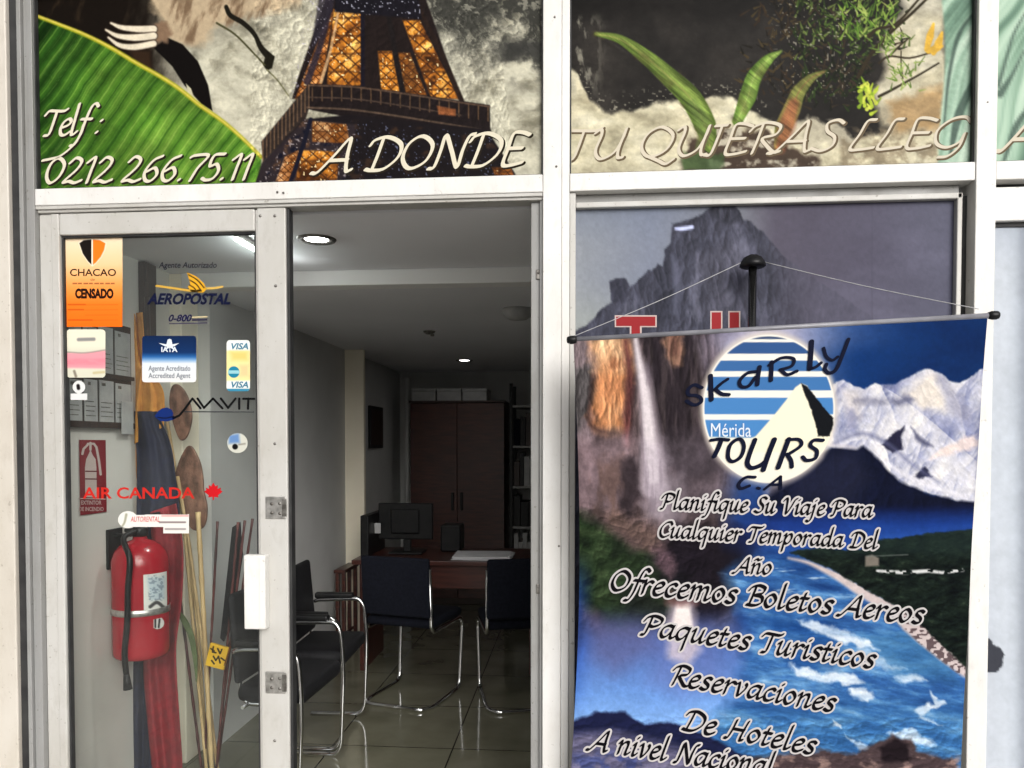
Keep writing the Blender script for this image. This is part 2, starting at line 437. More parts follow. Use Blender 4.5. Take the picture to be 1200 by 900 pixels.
class Paint:
    """colours of a print at arbitrary points of the photograph's frame (pixels), in display values 0-255"""
    def __init__(self, U, Vv): self.U, self.V = U, Vv; self.c = np.zeros((len(U), 3))
    def mix(self, m, color):
        color = np.asarray(color, float)
        m = np.clip(m, 0, 1)
        self.c += (color - self.c) * m[:, None]
    def poly_mask(self, pts, soft=2.0, warp=0.0, wscale=10.0, seed=3):
        pts = np.array(pts, float); U, Vv = self.U, self.V
        if warp:
            U = U + warp * (fbm(self.U, self.V, wscale, seed=seed) - 0.5) * 2; Vv = Vv + warp * (fbm(self.U, self.V, wscale, seed=seed + 9) - 0.5) * 2
        mg = soft + 1
        idx = np.nonzero((U > pts[:, 0].min() - mg) & (U < pts[:, 0].max() + mg) & (Vv > pts[:, 1].min() - mg) & (Vv < pts[:, 1].max() + mg))[0]
        u, v = U[idx], Vv[idx]; ins = np.zeros(len(u), bool); dm = np.full(len(u), 1e9)
        for a, b in zip(pts, np.roll(pts, -1, 0)):
            cr = (a[1] > v) != (b[1] > v)
            with np.errstate(divide='ignore', invalid='ignore'):
                xi = (b[0] - a[0]) * (v - a[1]) / (b[1] - a[1] + 1e-12) + a[0]
            ins ^= cr & (u < xi)
            dm = np.minimum(dm, seg_dist(u, v, a[0], a[1], b[0], b[1])[0])
        m = np.zeros(len(U)); m[idx] = np.clip(0.5 + np.where(ins, dm, -dm) / max(soft, 1e-3), 0, 1)
        return m
    def poly(self, pts, color, soft=2.0, a=1.0, **k):
        m = self.poly_mask(pts, soft, **k); self.mix(m * a, color); return m
    def stroke_mask(self, pts, w, soft=1.5):
        pts = np.array(pts, float); n = len(pts)
        w = np.interp(np.linspace(0, 1, n), np.linspace(0, 1, len(w)), w) if hasattr(w, '__len__') else np.full(n, float(w))
        mg = w.max() + soft + 1; U, Vv = self.U, self.V
        idx = np.nonzero((U > pts[:, 0].min() - mg) & (U < pts[:, 0].max() + mg) & (Vv > pts[:, 1].min() - mg) & (Vv < pts[:, 1].max() + mg))[0]
        u, v = U[idx], Vv[idx]; f = np.full(len(u), -1e9)
        for i in range(n - 1):
            d, t = seg_dist(u, v, *pts[i], *pts[i + 1]); f = np.maximum(f, (w[i] + (w[i + 1] - w[i]) * t) / 2 - d)
        m = np.zeros(len(U)); m[idx] = np.clip(0.5 + f / soft, 0, 1); return m
    def stroke(self, pts, w, color, soft=1.5, a=1.0, curve=True):
        if curve and len(pts) > 2: pts = curve_pts(pts, 5)
        m = self.stroke_mask(pts, w, soft); self.mix(m * a, color); return m
    def grain(self, k=.18, s=4.0, seed=101):
        n = fbm(self.U, self.V, s, s, seed, 4, .75) - .5; self.c *= (1 + 2 * k * n)[:, None]
    def shade(self, m, t, k):
        self.c *= (1 + k * np.clip(m, 0, 1) * t)[:, None]
    def grad(self, stops, t):
        xs = [s[0] for s in stops]
        return np.stack([np.interp(t, xs, [s[1][k] for s in stops]) for k in range(3)], 1)

# a small chancery alphabet drawn as pen skeletons (x, y in x-heights, baseline 0)
_G = {
 'a': (0.80, ".62,.93 .36,1 .1,.72 .05,.3 .2,.02 .4,.15 .6,.6|.64,1 .6,.5 .6,.12 .7,.02 .85,.2"),
 'b': (0.72, ".1,1.9 .08,1 .1,.15 .3,0 .55,.25 .6,.7 .45,1 .25,.85 .1,.5"),
 'c': (0.58, ".55,.86 .4,1 .15,.8 .05,.4 .15,.05 .35,0 .58,.2"),
 'd': (0.82, ".62,.93 .36,1 .1,.72 .05,.3 .2,.02 .4,.15 .6,.6|.66,1.9 .62,1 .6,.12 .7,.02 .85,.2"),
 'e': (0.58, ".1,.45 .4,.6 .52,.82 .38,1 .15,.8 .06,.4 .15,.05 .35,0 .58,.2"),
 'f': (0.50, ".78,1.72 .62,1.9 .44,1.7 .32,1 .22,0 .05,-.6 -.15,-.65|L.08,.95 .6,.95"),
 'h': (0.76, ".1,1.9 .1,0|.1,.5 .3,.9 .5,1 .56,.75 .53,.15 .63,.02 .78,.2"),
 'i': (0.36, ".02,.85 .13,1 .13,.6 .12,.12 .22,.02 .36,.2|L.16,1.42 .2,1.46"),
 'j': (0.36, ".05,.85 .16,1 .15,.5 .08,-.4 -.1,-.7 -.28,-.6|L.18,1.42 .22,1.46"),
 'l': (0.36, ".12,1.9 .1,1 .1,.12 .2,.02 .36,.2"),
 'm': (1.14, "0,.85 .12,1 .1,0|.1,.5 .28,.92 .45,1 .5,.75 .48,0|.48,.5 .66,.92 .83,1 .9,.75 .87,.12 .97,.02 1.12,.2"),
 'n': (0.78, "0,.85 .12,1 .1,0|.1,.5 .3,.92 .5,1 .56,.75 .53,.12 .63,.02 .78,.2"),
 '~': (0.78, "0,.85 .12,1 .1,0|.1,.5 .3,.92 .5,1 .56,.75 .53,.12 .63,.02 .78,.2|.12,1.38 .28,1.5 .42,1.36 .6,1.48"),
 'o': (0.66, ".35,1 .1,.75 .05,.35 .25,0 .5,.25 .58,.65 .35,1"),
 'p': (0.72, "0,.85 .12,1 .1,.4 .06,-.75|.1,.4 .3,.9 .5,1 .62,.7 .5,.2 .28,0 .1,.15"),
 'q': (0.76, ".62,.93 .36,1 .1,.72 .05,.3 .2,.02 .4,.15 .6,.6|.65,1 .6,.3 .56,-.75"),
 'r': (0.52, "0,.85 .12,1 .1,0|.1,.5 .28,.9 .42,1 .54,.9"),
 's': (0.52, ".5,.88 .35,1 .15,.88 .15,.65 .4,.4 .42,.12 .22,0 .02,.12"),
 't': (0.44, ".2,1.35 .15,.7 .13,.12 .25,.02 .42,.2|L0,.97 .42,.97"),
 'u': (0.78, "0,.85 .12,1 .1,.5 .1,.15 .22,0 .42,.25 .55,.7|.58,1 .54,.5 .54,.12 .64,.02 .78,.2"),
 'v': (0.62, "0,.88 .12,1 .18,.5 .25,0 .5,.5 .56,.85 .48,1"),
 'P': (0.92, ".32,1.45 .27,.7 .18,.06 0,0|-.05,1.1 .1,1.42 .45,1.58 .88,1.4 .86,1 .52,.72 .3,.78"),
 'S': (0.78, ".8,1.4 .6,1.58 .32,1.42 .36,1.02 .62,.7 .62,.25 .32,0 0,.15"),
 'V': (0.95, "-.02,1.3 .14,1.56 .25,1.4 .3,.7 .36,0 .62,.6 .86,1.4 1.02,1.56"),
 'C': (0.85, ".92,1.3 .75,1.56 .4,1.45 .1,.9 .15,.25 .45,0 .82,.22"),
 'T': (0.86, "-.05,1.25 .1,1.5 .4,1.5 .85,1.48 1.02,1.6|.5,1.48 .45,.6 .38,.06 .16,0"),
 'D': (1.02, ".34,1.45 .29,.7 .22,.02|-.02,1.2 .1,1.45 .5,1.56 .95,1.2 .96,.6 .6,.06 .2,0 .02,.06"),
 'A': (1.02, "-.25,-.02 -.05,.02 .35,.8 .72,1.58 .76,.8 .84,.04 1,.08|L.26,.55 .8,.55"),
 'O': (1.05, ".55,1.55 .18,1.2 .1,.5 .4,.02 .85,.35 .95,1.1 .55,1.55"),
 'B': (0.86, ".3,1.45 .25,.7 .18,.02|-.02,1.15 .12,1.42 .45,1.58 .8,1.4 .7,.98 .35,.82 .75,.72 .82,.3 .5,.02 .05,.04"),
 'R': (0.92, ".32,1.45 .27,.7 .2,.0|-.02,1.15 .12,1.42 .45,1.58 .85,1.38 .78,.95 .4,.76 .6,.35 .85,.02 1.02,.06"),
 'N': (1.1, "-.05,-.02 .12,.05 .2,.8 .25,1.55 .55,.8 .85,0 .9,.8 1.0,1.45 1.16,1.56"),
 'H': (1.05, ".3,1.5 .25,.7 .14,.04 -.02,0|.92,1.55 .84,.8 .8,.05 .95,.04|L.26,.8 .86,.8"),
 'E': (0.78, ".8,1.42 .55,1.55 .28,1.5 .22,.8 .18,.05 .45,0 .78,.12|L.22,.8 .66,.8"),
 'L': (0.72, ".62,1.55 .4,1.48 .28,.8 .12,.06 .4,.02 .74,.1"),
 'U': (0.98, "0,1.35 .15,1.52 .2,1.2 .14,.4 .35,0 .7,.3 .86,1.0 .9,1.52|.9,1.52 .82,.5 .86,.05 1,.05"),
 'Q': (1.08, ".55,1.55 .18,1.2 .1,.5 .4,.02 .85,.35 .95,1.1 .55,1.55|.4,.02 .7,-.2 .95,-.38 1.15,-.15"),
 'I': (0.42, ".3,1.5 .25,.8 .16,.04 0,.0|L.1,1.5 .45,1.52"),
 'G': (0.95, ".92,1.3 .75,1.56 .4,1.45 .1,.9 .15,.25 .45,0 .75,.25 .84,.7|.84,.7 .78,.0 .55,-.45 .3,-.5"),
 '0': (0.85, ".42,1.5 .12,1.15 .08,.45 .32,.02 .65,.4 .74,1.1 .42,1.5"),
 '1': (0.50, ".05,1.2 .35,1.5 .3,.7 .25,0"),
 '2': (0.85, ".12,1.2 .35,1.5 .62,1.3 .5,.8 .05,.08 .3,.1 .55,.0 .82,.14"),
 '5': (0.78, ".75,1.55 .3,1.48 .22,.85 .5,.95 .66,.55 .5,.1 .2,0 .02,.12"),
 '6': (0.80, ".7,1.5 .35,1.25 .1,.6 .2,.1 .45,.02 .66,.4 .5,.8 .2,.6"),
 '7': (0.75, ".02,1.4 .2,1.5 .78,1.48 .45,.75 .25,0"),
 '.': (0.36, "L.1,.04 .14,.08"), ':': (0.45, "L.1,.1 .14,.14|L.2,.82 .24,.86"), ' ': (0.42, ""),
}

def line_strokes(text, p0, p1, xh, slant=0.22, gap=0.0):
    """pen strokes (pixel points) of one written line whose baseline runs from p0 to p1"""
    adv = sum(_G[ch][0] + gap for ch in text)
    p0, p1 = np.array(p0, float), np.array(p1, float)
    d = p1 - p0; L = np.hypot(*d); e = d / L; nrm = np.array([e[1], -e[0]])
    sx = L / adv; out = []; x = 0.0
    for ch in text:
        w, spec = _G[ch]
        for st in spec.split('|'):
            if not st: continue
            lin = st[0] == 'L'; st = st[1:] if lin else st
            pts = [tuple(float(q) for q in s.split(',')) for s in st.split()]
            if not lin: pts = curve_pts(pts, 5)
            out.append([p0 + e * ((x + p[0]) * sx + slant * p[1] * xh) + nrm * (p[1] * xh) for p in pts])
        x += w + gap
    return out

def ink_field(strokes, nib, bb, res):
    """signed field of pen strokes on a grid; nib = (half width, half thickness, angle)"""
    u0, v0, u1, v1 = bb; nu, nv = int((u1 - u0) / res) + 1, int((v1 - v0) / res) + 1
    f = np.full((nv, nu), -9.0, np.float32)
    a, b, th = nib; c, s = math.cos(th), math.sin(th)
    mg = a * 2.2
    for st in strokes:
        st = np.asarray(st)
        for p, q in zip(st, st[1:]):
            i0 = max(int((min(p[0], q[0]) - mg - u0) / res), 0); i1 = min(int((max(p[0], q[0]) + mg - u0) / res) + 2, nu)
            j0 = max(int((min(p[1], q[1]) - mg - v0) / res), 0); j1 = min(int((max(p[1], q[1]) + mg - v0) / res) + 2, nv)
            if i1 <= i0 or j1 <= j0: continue
            gu = (u0 + np.arange(i0, i1) * res)[None, :]; gv = (v0 + np.arange(j0, j1) * res)[:, None]
            X = lambda u, v: ((u * c - v * s) / a, (u * s + v * c) / b)     # nib axis rises to the right
            gx, gy = X(gu, gv); ax, ay = X(p[0], p[1]); bx, by = X(q[0], q[1])
            d, _ = seg_dist(gx, gy, ax, ay, bx, by)
            f[j0:j1, i0:i1] = np.maximum(f[j0:j1, i0:i1], 1 - d)
    return f

def contour_cells(f, u0, v0, res):
    """filled region f > 0 as polygons: full cells merged along rows, edge cells cut"""
    ins = f > 0; nv, nu = f.shape
    k = ins[:-1, :-1].astype(np.int8) + ins[:-1, 1:] + ins[1:, 1:] + ins[1:, :-1]
    V, S = [], []
    for j in range(nv - 1):
        row = k[j]
        if not row.any(): continue
        full = np.concatenate([[0], (row == 4).astype(np.int8), [0]]); d = np.diff(full)
        for a, b in zip(np.nonzero(d == 1)[0], np.nonzero(d == -1)[0]):
            for a2 in range(a, b, 6):
                b2 = min(a2 + 6, b); V += [(a2, j), (b2, j), (b2, j + 1), (a2, j + 1)]; S.append(4)
        for i in np.nonzero((row > 0) & (row < 4))[0]:
            cs = ((i, j), (i + 1, j), (i + 1, j + 1), (i, j + 1)); fv = [f[y, x] for x, y in cs]; n = 0
            for q in range(4):
                p, r_ = q, (q + 1) % 4
                if fv[p] > 0: V.append(cs[p]); n += 1
                if (fv[p] > 0) != (fv[r_] > 0):
                    t = fv[p] / (fv[p] - fv[r_]); V.append((cs[p][0] + (cs[r_][0] - cs[p][0]) * t, cs[p][1] + (cs[r_][1] - cs[p][1]) * t)); n += 1
            if n >= 3: S.append(n)
            else:
                for _ in range(n): V.pop()
    V = np.array(V, float).reshape(-1, 2)
    return u0 + V[:, 0] * res, v0 + V[:, 1] * res, np.array(S, int)

GAIN = 0.86
class Print:
    """one printed sheet: a painted grid and crisp lettering in the same mesh, colours stored as the ink of each vertex"""
    def __init__(self): self.co, self.ink, self.sizes, self.idx, self.n = [], [], [], [], 0
    def add(self, co, ink, sizes, idx):
        self.co.append(co); self.ink.append(np.broadcast_to(ink, (len(co), 3))); self.sizes.append(np.asarray(sizes, int)); self.idx.append(np.asarray(idx, int) + self.n); self.n += len(co)
    def grid(self, surf, ns, nt, painter, keep=None, gain=GAIN):
        s, t = np.meshgrid(np.linspace(0, 1, ns + 1), np.linspace(0, 1, nt + 1)); co = surf(s.ravel(), t.ravel())
        u, v = to_px(co); p = Paint(u, v); painter(p)
        i = np.arange(ns)[None, :] + np.arange(nt)[:, None] * (ns + 1); i = i.ravel()
        q = np.stack([i, i + ns + 1, i + ns + 2, i + 1], 1)
        if keep is not None:
            m = keep(u, v); q = q[m[q].all(1)]
        self.add(co, srgb(np.clip(p.c, 0, 255)) * gain, np.full(len(q), 4), q.ravel())
    def ink_strokes(self, strokes, nib, mapf, color, res=0.4, gain=GAIN):
        a = np.concatenate([np.asarray(s) for s in strokes]); mg = nib[0] * 2 + 1
        bb = (a[:, 0].min() - mg, a[:, 1].min() - mg, a[:, 0].max() + mg, a[:, 1].max() + mg)
        u, v, S = contour_cells(ink_field(strokes, nib, bb, res), bb[0], bb[1], res)
        if len(S): self.add(mapf(u, v), srgb(color) * gain, S, np.arange(len(u)))
    def poly(self, pts, mapf, color, gain=GAIN):
        p = np.array(pts, float); self.add(mapf(p[:, 0], p[:, 1]), srgb(color) * gain, [len(p)], np.arange(len(p)))
    def type(self, text, box, mapf, color, bold=0.0, shear=0.0, gain=GAIN, rot=0.0):
        """sans lettering stretched to the pixel box (u0, v0, u1, v1)"""
        tv, ts, ti = type_outline(text, bold, shear)
        u0, v0, u1, v1 = box
        mn, mx = tv.min(0), tv.max(0)
        u = u0 + (tv[:, 0] - mn[0]) / (mx[0] - mn[0]) * (u1 - u0); v = v1 - (tv[:, 1] - mn[1]) / (mx[1] - mn[1]) * (v1 - v0)
        if rot: v = v + (u - u0) * rot
        self.add(mapf(u, v), srgb(color) * gain, ts, ti)
    def build(self, name, mat, parent=None, smooth=True):
        co = np.concatenate(self.co).astype(np.float32); ink = np.concatenate(self.ink); sizes = np.concatenate(self.sizes); idx = np.concatenate(self.idx)
        off = np.zeros(3); p = parent
        while p is not None: off += np.array(p.location); p = p.parent
        co = co - off.astype(np.float32)
        me = bpy.data.meshes.new(name)
        me.vertices.add(len(co)); me.vertices.foreach_set('co', co.ravel())
        me.loops.add(len(idx)); me.loops.foreach_set('vertex_index', idx.astype(np.int32))
        me.polygons.add(len(sizes)); me.polygons.foreach_set('loop_start', np.concatenate([[0], np.cumsum(sizes)[:-1]]).astype(np.int32))
        me.polygons.foreach_set('use_smooth', np.full(len(sizes), smooth))
        me.update(calc_edges=True)
        at = me.color_attributes.new('ink', 'FLOAT_COLOR', 'POINT')
        at.data.foreach_set('color', np.concatenate([ink, np.ones((len(ink), 1))], 1).astype(np.float32).ravel())
        return link(name, me, mat, parent)

_tcache = {}
def type_outline(text, bold, shear):
    key = (text, bold, shear)
    if key in _tcache: return _tcache[key]
    cu = bpy.data.curves.new('lettering', 'FONT'); cu.body = text; cu.size = 1.0; cu.fill_mode = 'FRONT'; cu.shear = shear; cu.offset = bold; cu.resolution_u = 3
    o = bpy.data.objects.new('lettering', cu); col.objects.link(o)
    dg = bpy.context.evaluated_depsgraph_get(); dg.update()
    me = o.evaluated_get(dg).to_mesh()
    v = np.array([tuple(x.co)[:2] for x in me.vertices]); s = np.array([p.loop_total for p in me.polygons]); i = np.array([l.vertex_index for l in me.loops])
    bpy.data.objects.remove(o); bpy.data.curves.remove(cu)
    _tcache[key] = (v, s, i); return _tcache[key]

def rect_surf(x0, x1, z0, z1, y):
    return lambda s, t: np.stack([x0 + (x1 - x0) * s, np.full_like(s, y), z1 + (z0 - z1) * t], 1)
def plane_map(y): return lambda u, v: on_y(u, v, y)

# ------------------------------------------------------------------ the setting: ground outside, shell of the room
def structure(name, mb, mat, label=None, cat=None):
    o = mb.build(name, mat); return tag(o, label, cat, None, 'structure')

FLOOR = 0.0
g = MB(); g.box(-400, 400, -400, -3.6, -0.30, -0.14, 0)
structure('road', g, M['asphalt'], 'dark asphalt street in front of the shop', 'road')
g = MB(); g.box(-60, 60, -3.6, -0.02, -0.30, -0.012, 0.01)
structure('pavement', g, M['paving'], 'grey slab pavement along the shop front', 'pavement')
g = MB(); g.box(-400, 400, 6.0, 400, -0.30, -0.14, 0)
structure('ground', g, M['asphalt'], 'ground behind the shop', 'ground')
g = MB(); g.box(-2.6, 3.2, -0.018, 5.4, -0.2, 0.0, 0)
structure('floor', g, M['floor'], 'glossy olive brown tiled shop floor', 'floor')

ZF = float(on_y(480, 315, 0.92)[2])      # front ceiling
ZB = float(on_y(480, 333, 0.92)[2])      # lower ceiling behind the beam
YB = 0.92
XL, XL2, XR, YEND = -1.87, float(on_y(405, 600, 3.25)[0]), 1.75, 5.1
PX2 = float(on_y(427, 600, 3.25)[0])

def wall(label, mb, mat, cat='wall', name='interior_wall'):
    o = mb.build(name, mat); return tag(o, label, cat, None, 'structure')

w = MB(); w.box(XL - 0.15, XL, 0.10, YB, 0, ZF, 0)
wall('cream side wall behind the glazed door, carrying extinguisher sign and card rack', w, M['wall_cream'])
w = MB(); w.box(XL - 0.15, XL2, YB + 0.16, YEND, 0, ZB, 0)
wall('grey side wall running back behind the armchairs', w, M['wall_grey'])
w = MB(); w.box(XL - 0.15, XR + 0.2, YEND, YEND + 0.2, 0, ZF + .2, 0)
wall('dim grey end wall behind the brown cabinet', w, M['wall_grey'])
w = MB(); w.box(XR, XR + 0.2, 0.10, YEND, 0, ZF + .2, 0)
wall('plain side wall on the far side of the printed window', w, M['wall_grey'])
w = MB(); w.box(XL - 0.15, XR + 0.2, 0.085, YB, ZF, ZF + 0.25, 0)
wall('smooth grey ceiling just inside the door', w, M['ceiling'], 'ceiling', 'ceiling')
w = MB(); w.box(XL - 0.15, XR + 0.2, YB + 0.10, YEND, ZB, ZB + 0.35, 0)
wall('lower grey ceiling at the back of the office', w, M['ceiling'], 'ceiling', 'ceiling')
w = MB(); w.box(float(on_y(213, 420, YB)[0]) + .001, XR, YB, YB + 0.099, ZB, ZF, 0.004)
wall('pale beam across the ceiling between the two levels', w, M['beam'], 'beam', 'beam')
w = MB(); w.box(XL - 0.15, float(on_y(213, 420, YB)[0]), YB, YB + 0.16, 0, ZF - 0.001, 0.006)
wall('beige pilaster under the end of the pale beam', w, M['pilaster'], 'pilaster', 'pilaster')
YP2 = 3.25
w = MB(); w.box(XL2 - .02, PX2, YP2, YP2 + 0.05, 0, ZB, 0.006)
wall('beige pilaster standing free of the grey wall behind the armchairs', w, M['pilaster'], 'pilaster', 'pilaster')

# ------------------------------------------------------------------ shop front
X_JL = -1.843          # inner edge of the left jamb
X_M0, X_M1 = -0.108, -0.022
X_R0, X_R1 = 1.226, 1.286
Z_R0, Z_R1 = 2.312, 2.369
Z_TOP = 3.03
front = thing('shopfront_frame', 'white aluminium shop front frame of posts and rails around door and windows', 'shop frame', (0, 0, 0))
m = MB(); m.box(X_JL - 0.018, X_JL, 0.0, 0.08, 0, Z_TOP, 0.002); m.box(X_JL - 0.036, X_JL - 0.019, 0.008, 0.08, 0, Z_TOP, 0.003)
m.box(X_JL - 0.052, X_JL - 0.037, -0.004, 0.08, 0, Z_TOP, 0.002); m.box(X_JL - 0.058, X_JL - 0.053, 0.02, 0.08, 0, Z_TOP, 0.001)
m.build('jamb', M['grey_alu'], front)
m = MB(); m.box(X_M0, X_M0 + 0.060, 0, 0.085, 0, Z_TOP, 0.003); m.box(X_M0 + 0.0605, X_M1, 0.006, 0.085, 0, Z_TOP, 0.003)
m.build('mullion', M['white_alu'], front)
m = MB(); m.box(X_R0, X_R1, -0.002, 0.085, 0, Z_TOP, 0.003); m.build('mullion', M['white_alu'], front)
for x0, x1 in ((X_JL, X_M0), (X_M1, X_R0), (X_R1, 2.3)):
    m = MB(); m.box(x0 + .0005, x1 - .0005, 0.002, 0.084, Z_R0, Z_R1, 0.003); m.build('rail', M['white_alu'], front)
m = MB(); m.box(X_JL - 0.058, 2.36, 0.001, 0.086, Z_TOP + .0005, Z_TOP + 0.07, 0.003); m.build('head_rail', M['white_alu'], front)
m = MB(); m.box(2.3, 2.36, -0.002, 0.085, 0, Z_TOP, 0.003); m.build('mullion', M['white_alu'], front)
# screws on the rails and posts
m = MB()
for u, v in ((332, 226), (325, 225), (652, 195), (650, 20), (1157, 120), (655, 640)):
    p = on_y(u, v, 0.0); m.lathe([(0, -0.003), (0.003, -0.0025), (0.004, 0.0005)], (p[0], 0, p[2]), 'Y', 10)
m.build_each('screw', M['screw'], front)
# door opening: track under the rail, stop on the right
m = MB(); m.box(X_JL + .001, X_M0 - .001, 0.012, 0.078, Z_R0 - 0.022, Z_R0 - 0.001, 0.003); m.box(X_JL + .001, X_M0 - .001, 0.004, 0.012, Z_R0 - 0.012, Z_R0 - 0.001, 0.001)
m.build('door_track', M['door_alu'], front)
m = MB(); m.box(X_M0 - 0.040, X_M0 - 0.001, 0.030, 0.083, 0, Z_R0 - 0.023, 0.003); m.box(X_M0 - 0.010, X_M0 - 0.001, 0.016, 0.0295, 0, Z_R0 - 0.023, 0.002)
ds = m.build('door_stop', M['grey_alu'], front)  # stop of the white mullion; its shade is put into the darker grey
for v in (322, 690):
    p = on_y(631, v, 0.03); k = MB(); k.box(p[0] - .008, p[0] + .008, 0.0255, 0.031, p[2] - .016, p[2] + .016, .002); k.lathe([(0, .0235), (.004, .0235), (.004, .026)], (p[0], 0, p[2] + .006), 'Y', 10)
    k.build('strike_plate', M['screw'], ds)
# window beads on the right
zt = float(on_y(900, 232, 0.02)[2])
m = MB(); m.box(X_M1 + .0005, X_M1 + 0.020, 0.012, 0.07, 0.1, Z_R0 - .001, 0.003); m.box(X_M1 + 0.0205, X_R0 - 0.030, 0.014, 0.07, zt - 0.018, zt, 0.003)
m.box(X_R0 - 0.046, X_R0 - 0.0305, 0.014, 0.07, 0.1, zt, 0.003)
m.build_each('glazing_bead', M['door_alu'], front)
m = MB(); m.box(X_M1 + 0.0205, X_R0 - 0.031, 0.04, 0.075, zt + .001, Z_R0 - .001, 0.0); m.build('shaded_shim', M['grey_alu'], front)  # strip over the bead, greyed to paint in the rail's shadow
m = MB(); m.box(X_R0 - 0.030, X_R0 - .001, 0.05, 0.075, 0.1, zt, 0)
m.box(X_R1 + .001, 2.299, 0.05, 0.075, Z_R0 - 0.055, Z_R0 - .001, 0)
m.build_each('gasket', M['dark_gap'], front)
m = MB(); m.box(X_M1 + .001, X_R0 - .001, 0.01, 0.08, 0.0, 0.099, .003); m.box(X_R1 + .001, 2.299, 0.01, 0.08, 0.0, 0.099, .003); m.build_each('bottom_rail', M['white_alu'], front)
p0 = on_y(1171, 219, 0.01); p1 = on_y(1200, 258, 0.01)
m = MB(); m.box(X_R1 + 0.002, 2.298, 0.012, 0.06, float(p1[2]), float(p0[2]), 0.003); m.build('window_head', M['white_alu'], front)
m = MB(); m.box(X_R1 + 0.001, 2.299, 0.03, 0.06, float(p1[2]) - 0.014, float(p1[2]) - 0.001, 0.001); m.build_each('gasket', M['dark_gap'], front)

# facade stone and fascia
m = MB(); m.box(-2.7, -1.928, -0.01, 0.4, 0, 3.7, 0.004)
tag(m.build('stone_pier', M['stone']), 'cream stone pier at the edge of the shop front beside a dark gap', 'pier')
m = MB(); m.box(-1.927, X_JL - 0.0585, 0.006, 0.4, 0, 3.03, 0)
tag(m.build('joint_filler', M['dark_gap']), 'black recessed joint between the stone pier and the door frame', 'joint')
m = MB(); m.box(-1.927, 3.2, -0.01, 0.4, Z_TOP + .0715, 3.7, 0.004)
tag(m.build('stone_fascia', M['stone']), 'cream stone band above the picture panels', 'fascia')
m = MB(); m.box(2.361, 3.2, -0.01, 0.4, 0, Z_TOP + .07, 0.004)
tag(m.build('stone_pier', M['stone']), 'cream stone pier past the pale frosted window', 'pier')

# ------------------------------------------------------------------ glazed door
DX0, DX1 = X_JL + 0.001, -0.968
DZ1 = Z_R0 - 0.024
gz = float(on_y(190, 274, 0.03)[2]); sx0 = float(on_y(75, 450, 0.03)[0]); sx1 = float(on_y(302, 450, 0.03)[0])
door = thing('glazed_door', 'white aluminium glazed door covered in airline and card stickers', 'door', (DX0, 0.03, 0))
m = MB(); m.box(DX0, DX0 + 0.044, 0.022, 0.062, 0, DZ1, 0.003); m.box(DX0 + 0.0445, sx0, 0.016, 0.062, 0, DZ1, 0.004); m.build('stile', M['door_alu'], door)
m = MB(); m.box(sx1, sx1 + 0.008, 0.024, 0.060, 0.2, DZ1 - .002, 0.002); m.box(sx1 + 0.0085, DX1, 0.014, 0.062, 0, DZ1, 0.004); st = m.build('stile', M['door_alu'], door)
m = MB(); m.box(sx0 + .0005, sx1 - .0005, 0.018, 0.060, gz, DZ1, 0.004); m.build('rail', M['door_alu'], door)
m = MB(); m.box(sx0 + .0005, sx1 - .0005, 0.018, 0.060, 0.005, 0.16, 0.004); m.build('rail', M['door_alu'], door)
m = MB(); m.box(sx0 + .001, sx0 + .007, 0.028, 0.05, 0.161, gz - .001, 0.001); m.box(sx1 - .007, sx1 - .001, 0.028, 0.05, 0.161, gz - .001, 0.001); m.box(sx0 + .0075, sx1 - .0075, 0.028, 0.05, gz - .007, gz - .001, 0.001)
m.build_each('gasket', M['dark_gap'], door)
YG = 0.042
m = MB(); m.box(sx0 + .003, sx1 - .003, YG, YG + 0.006, 0.158, gz - .003, 0); m.build('pane', M['glass'], door)
m = MB(); m.box(DX1 + .001, DX1 + 0.010, 0.022, 0.058, 0, DZ1, 0.002); m.build('edge_seal', M['dark_gap'], door)
for v in (595, 800):
    a = on_y(311, v - 13, 0.01); b = on_y(335, v + 13, 0.01)
    k = MB(); k.box(a[0], b[0], 0.009, 0.0138, b[2], a[2], 0.002)
    hp = k.build('latch_plate', M['steel'], door)
    k = MB()
    for dx, dz in ((.022, .05), (.022, .02), (.05, .052), (.05, .018)): k.lathe([(0, .0065), (.005, .007), (.006, .0095)], (a[0] + dx, 0, b[2] + dz), 'Y', 10)
    k.box(b[0] - 0.012, b[0] + .004, .006, .0088, b[2] + .008, a[2] - .008, .001)
    k.build_each('bolt', M['screw'], hp)
a = on_y(287, 650, -0.01); b = on_y(313, 737, -0.01)
m = MB(); m.box(a[0], b[0], -0.022, 0.0135, b[2], a[2], 0.004); m.box(a[0] + .055, b[0] + .001, -0.0245, -0.0222, b[2] + .006, a[2] - .006, 0.001); m.build('handle_box', M['white_plastic'], door)
m = MB()
for u, v in ((305, 253), (322, 253), (323, 335), (322, 520), (322, 868)):
    p = on_y(u, v, 0.014); m.lathe([(0, .0115), (.004, .0118), (.0055, .0145)], (p[0], 0, p[2]), 'Y', 10)
m.build_each('screw', M['screw'], door)

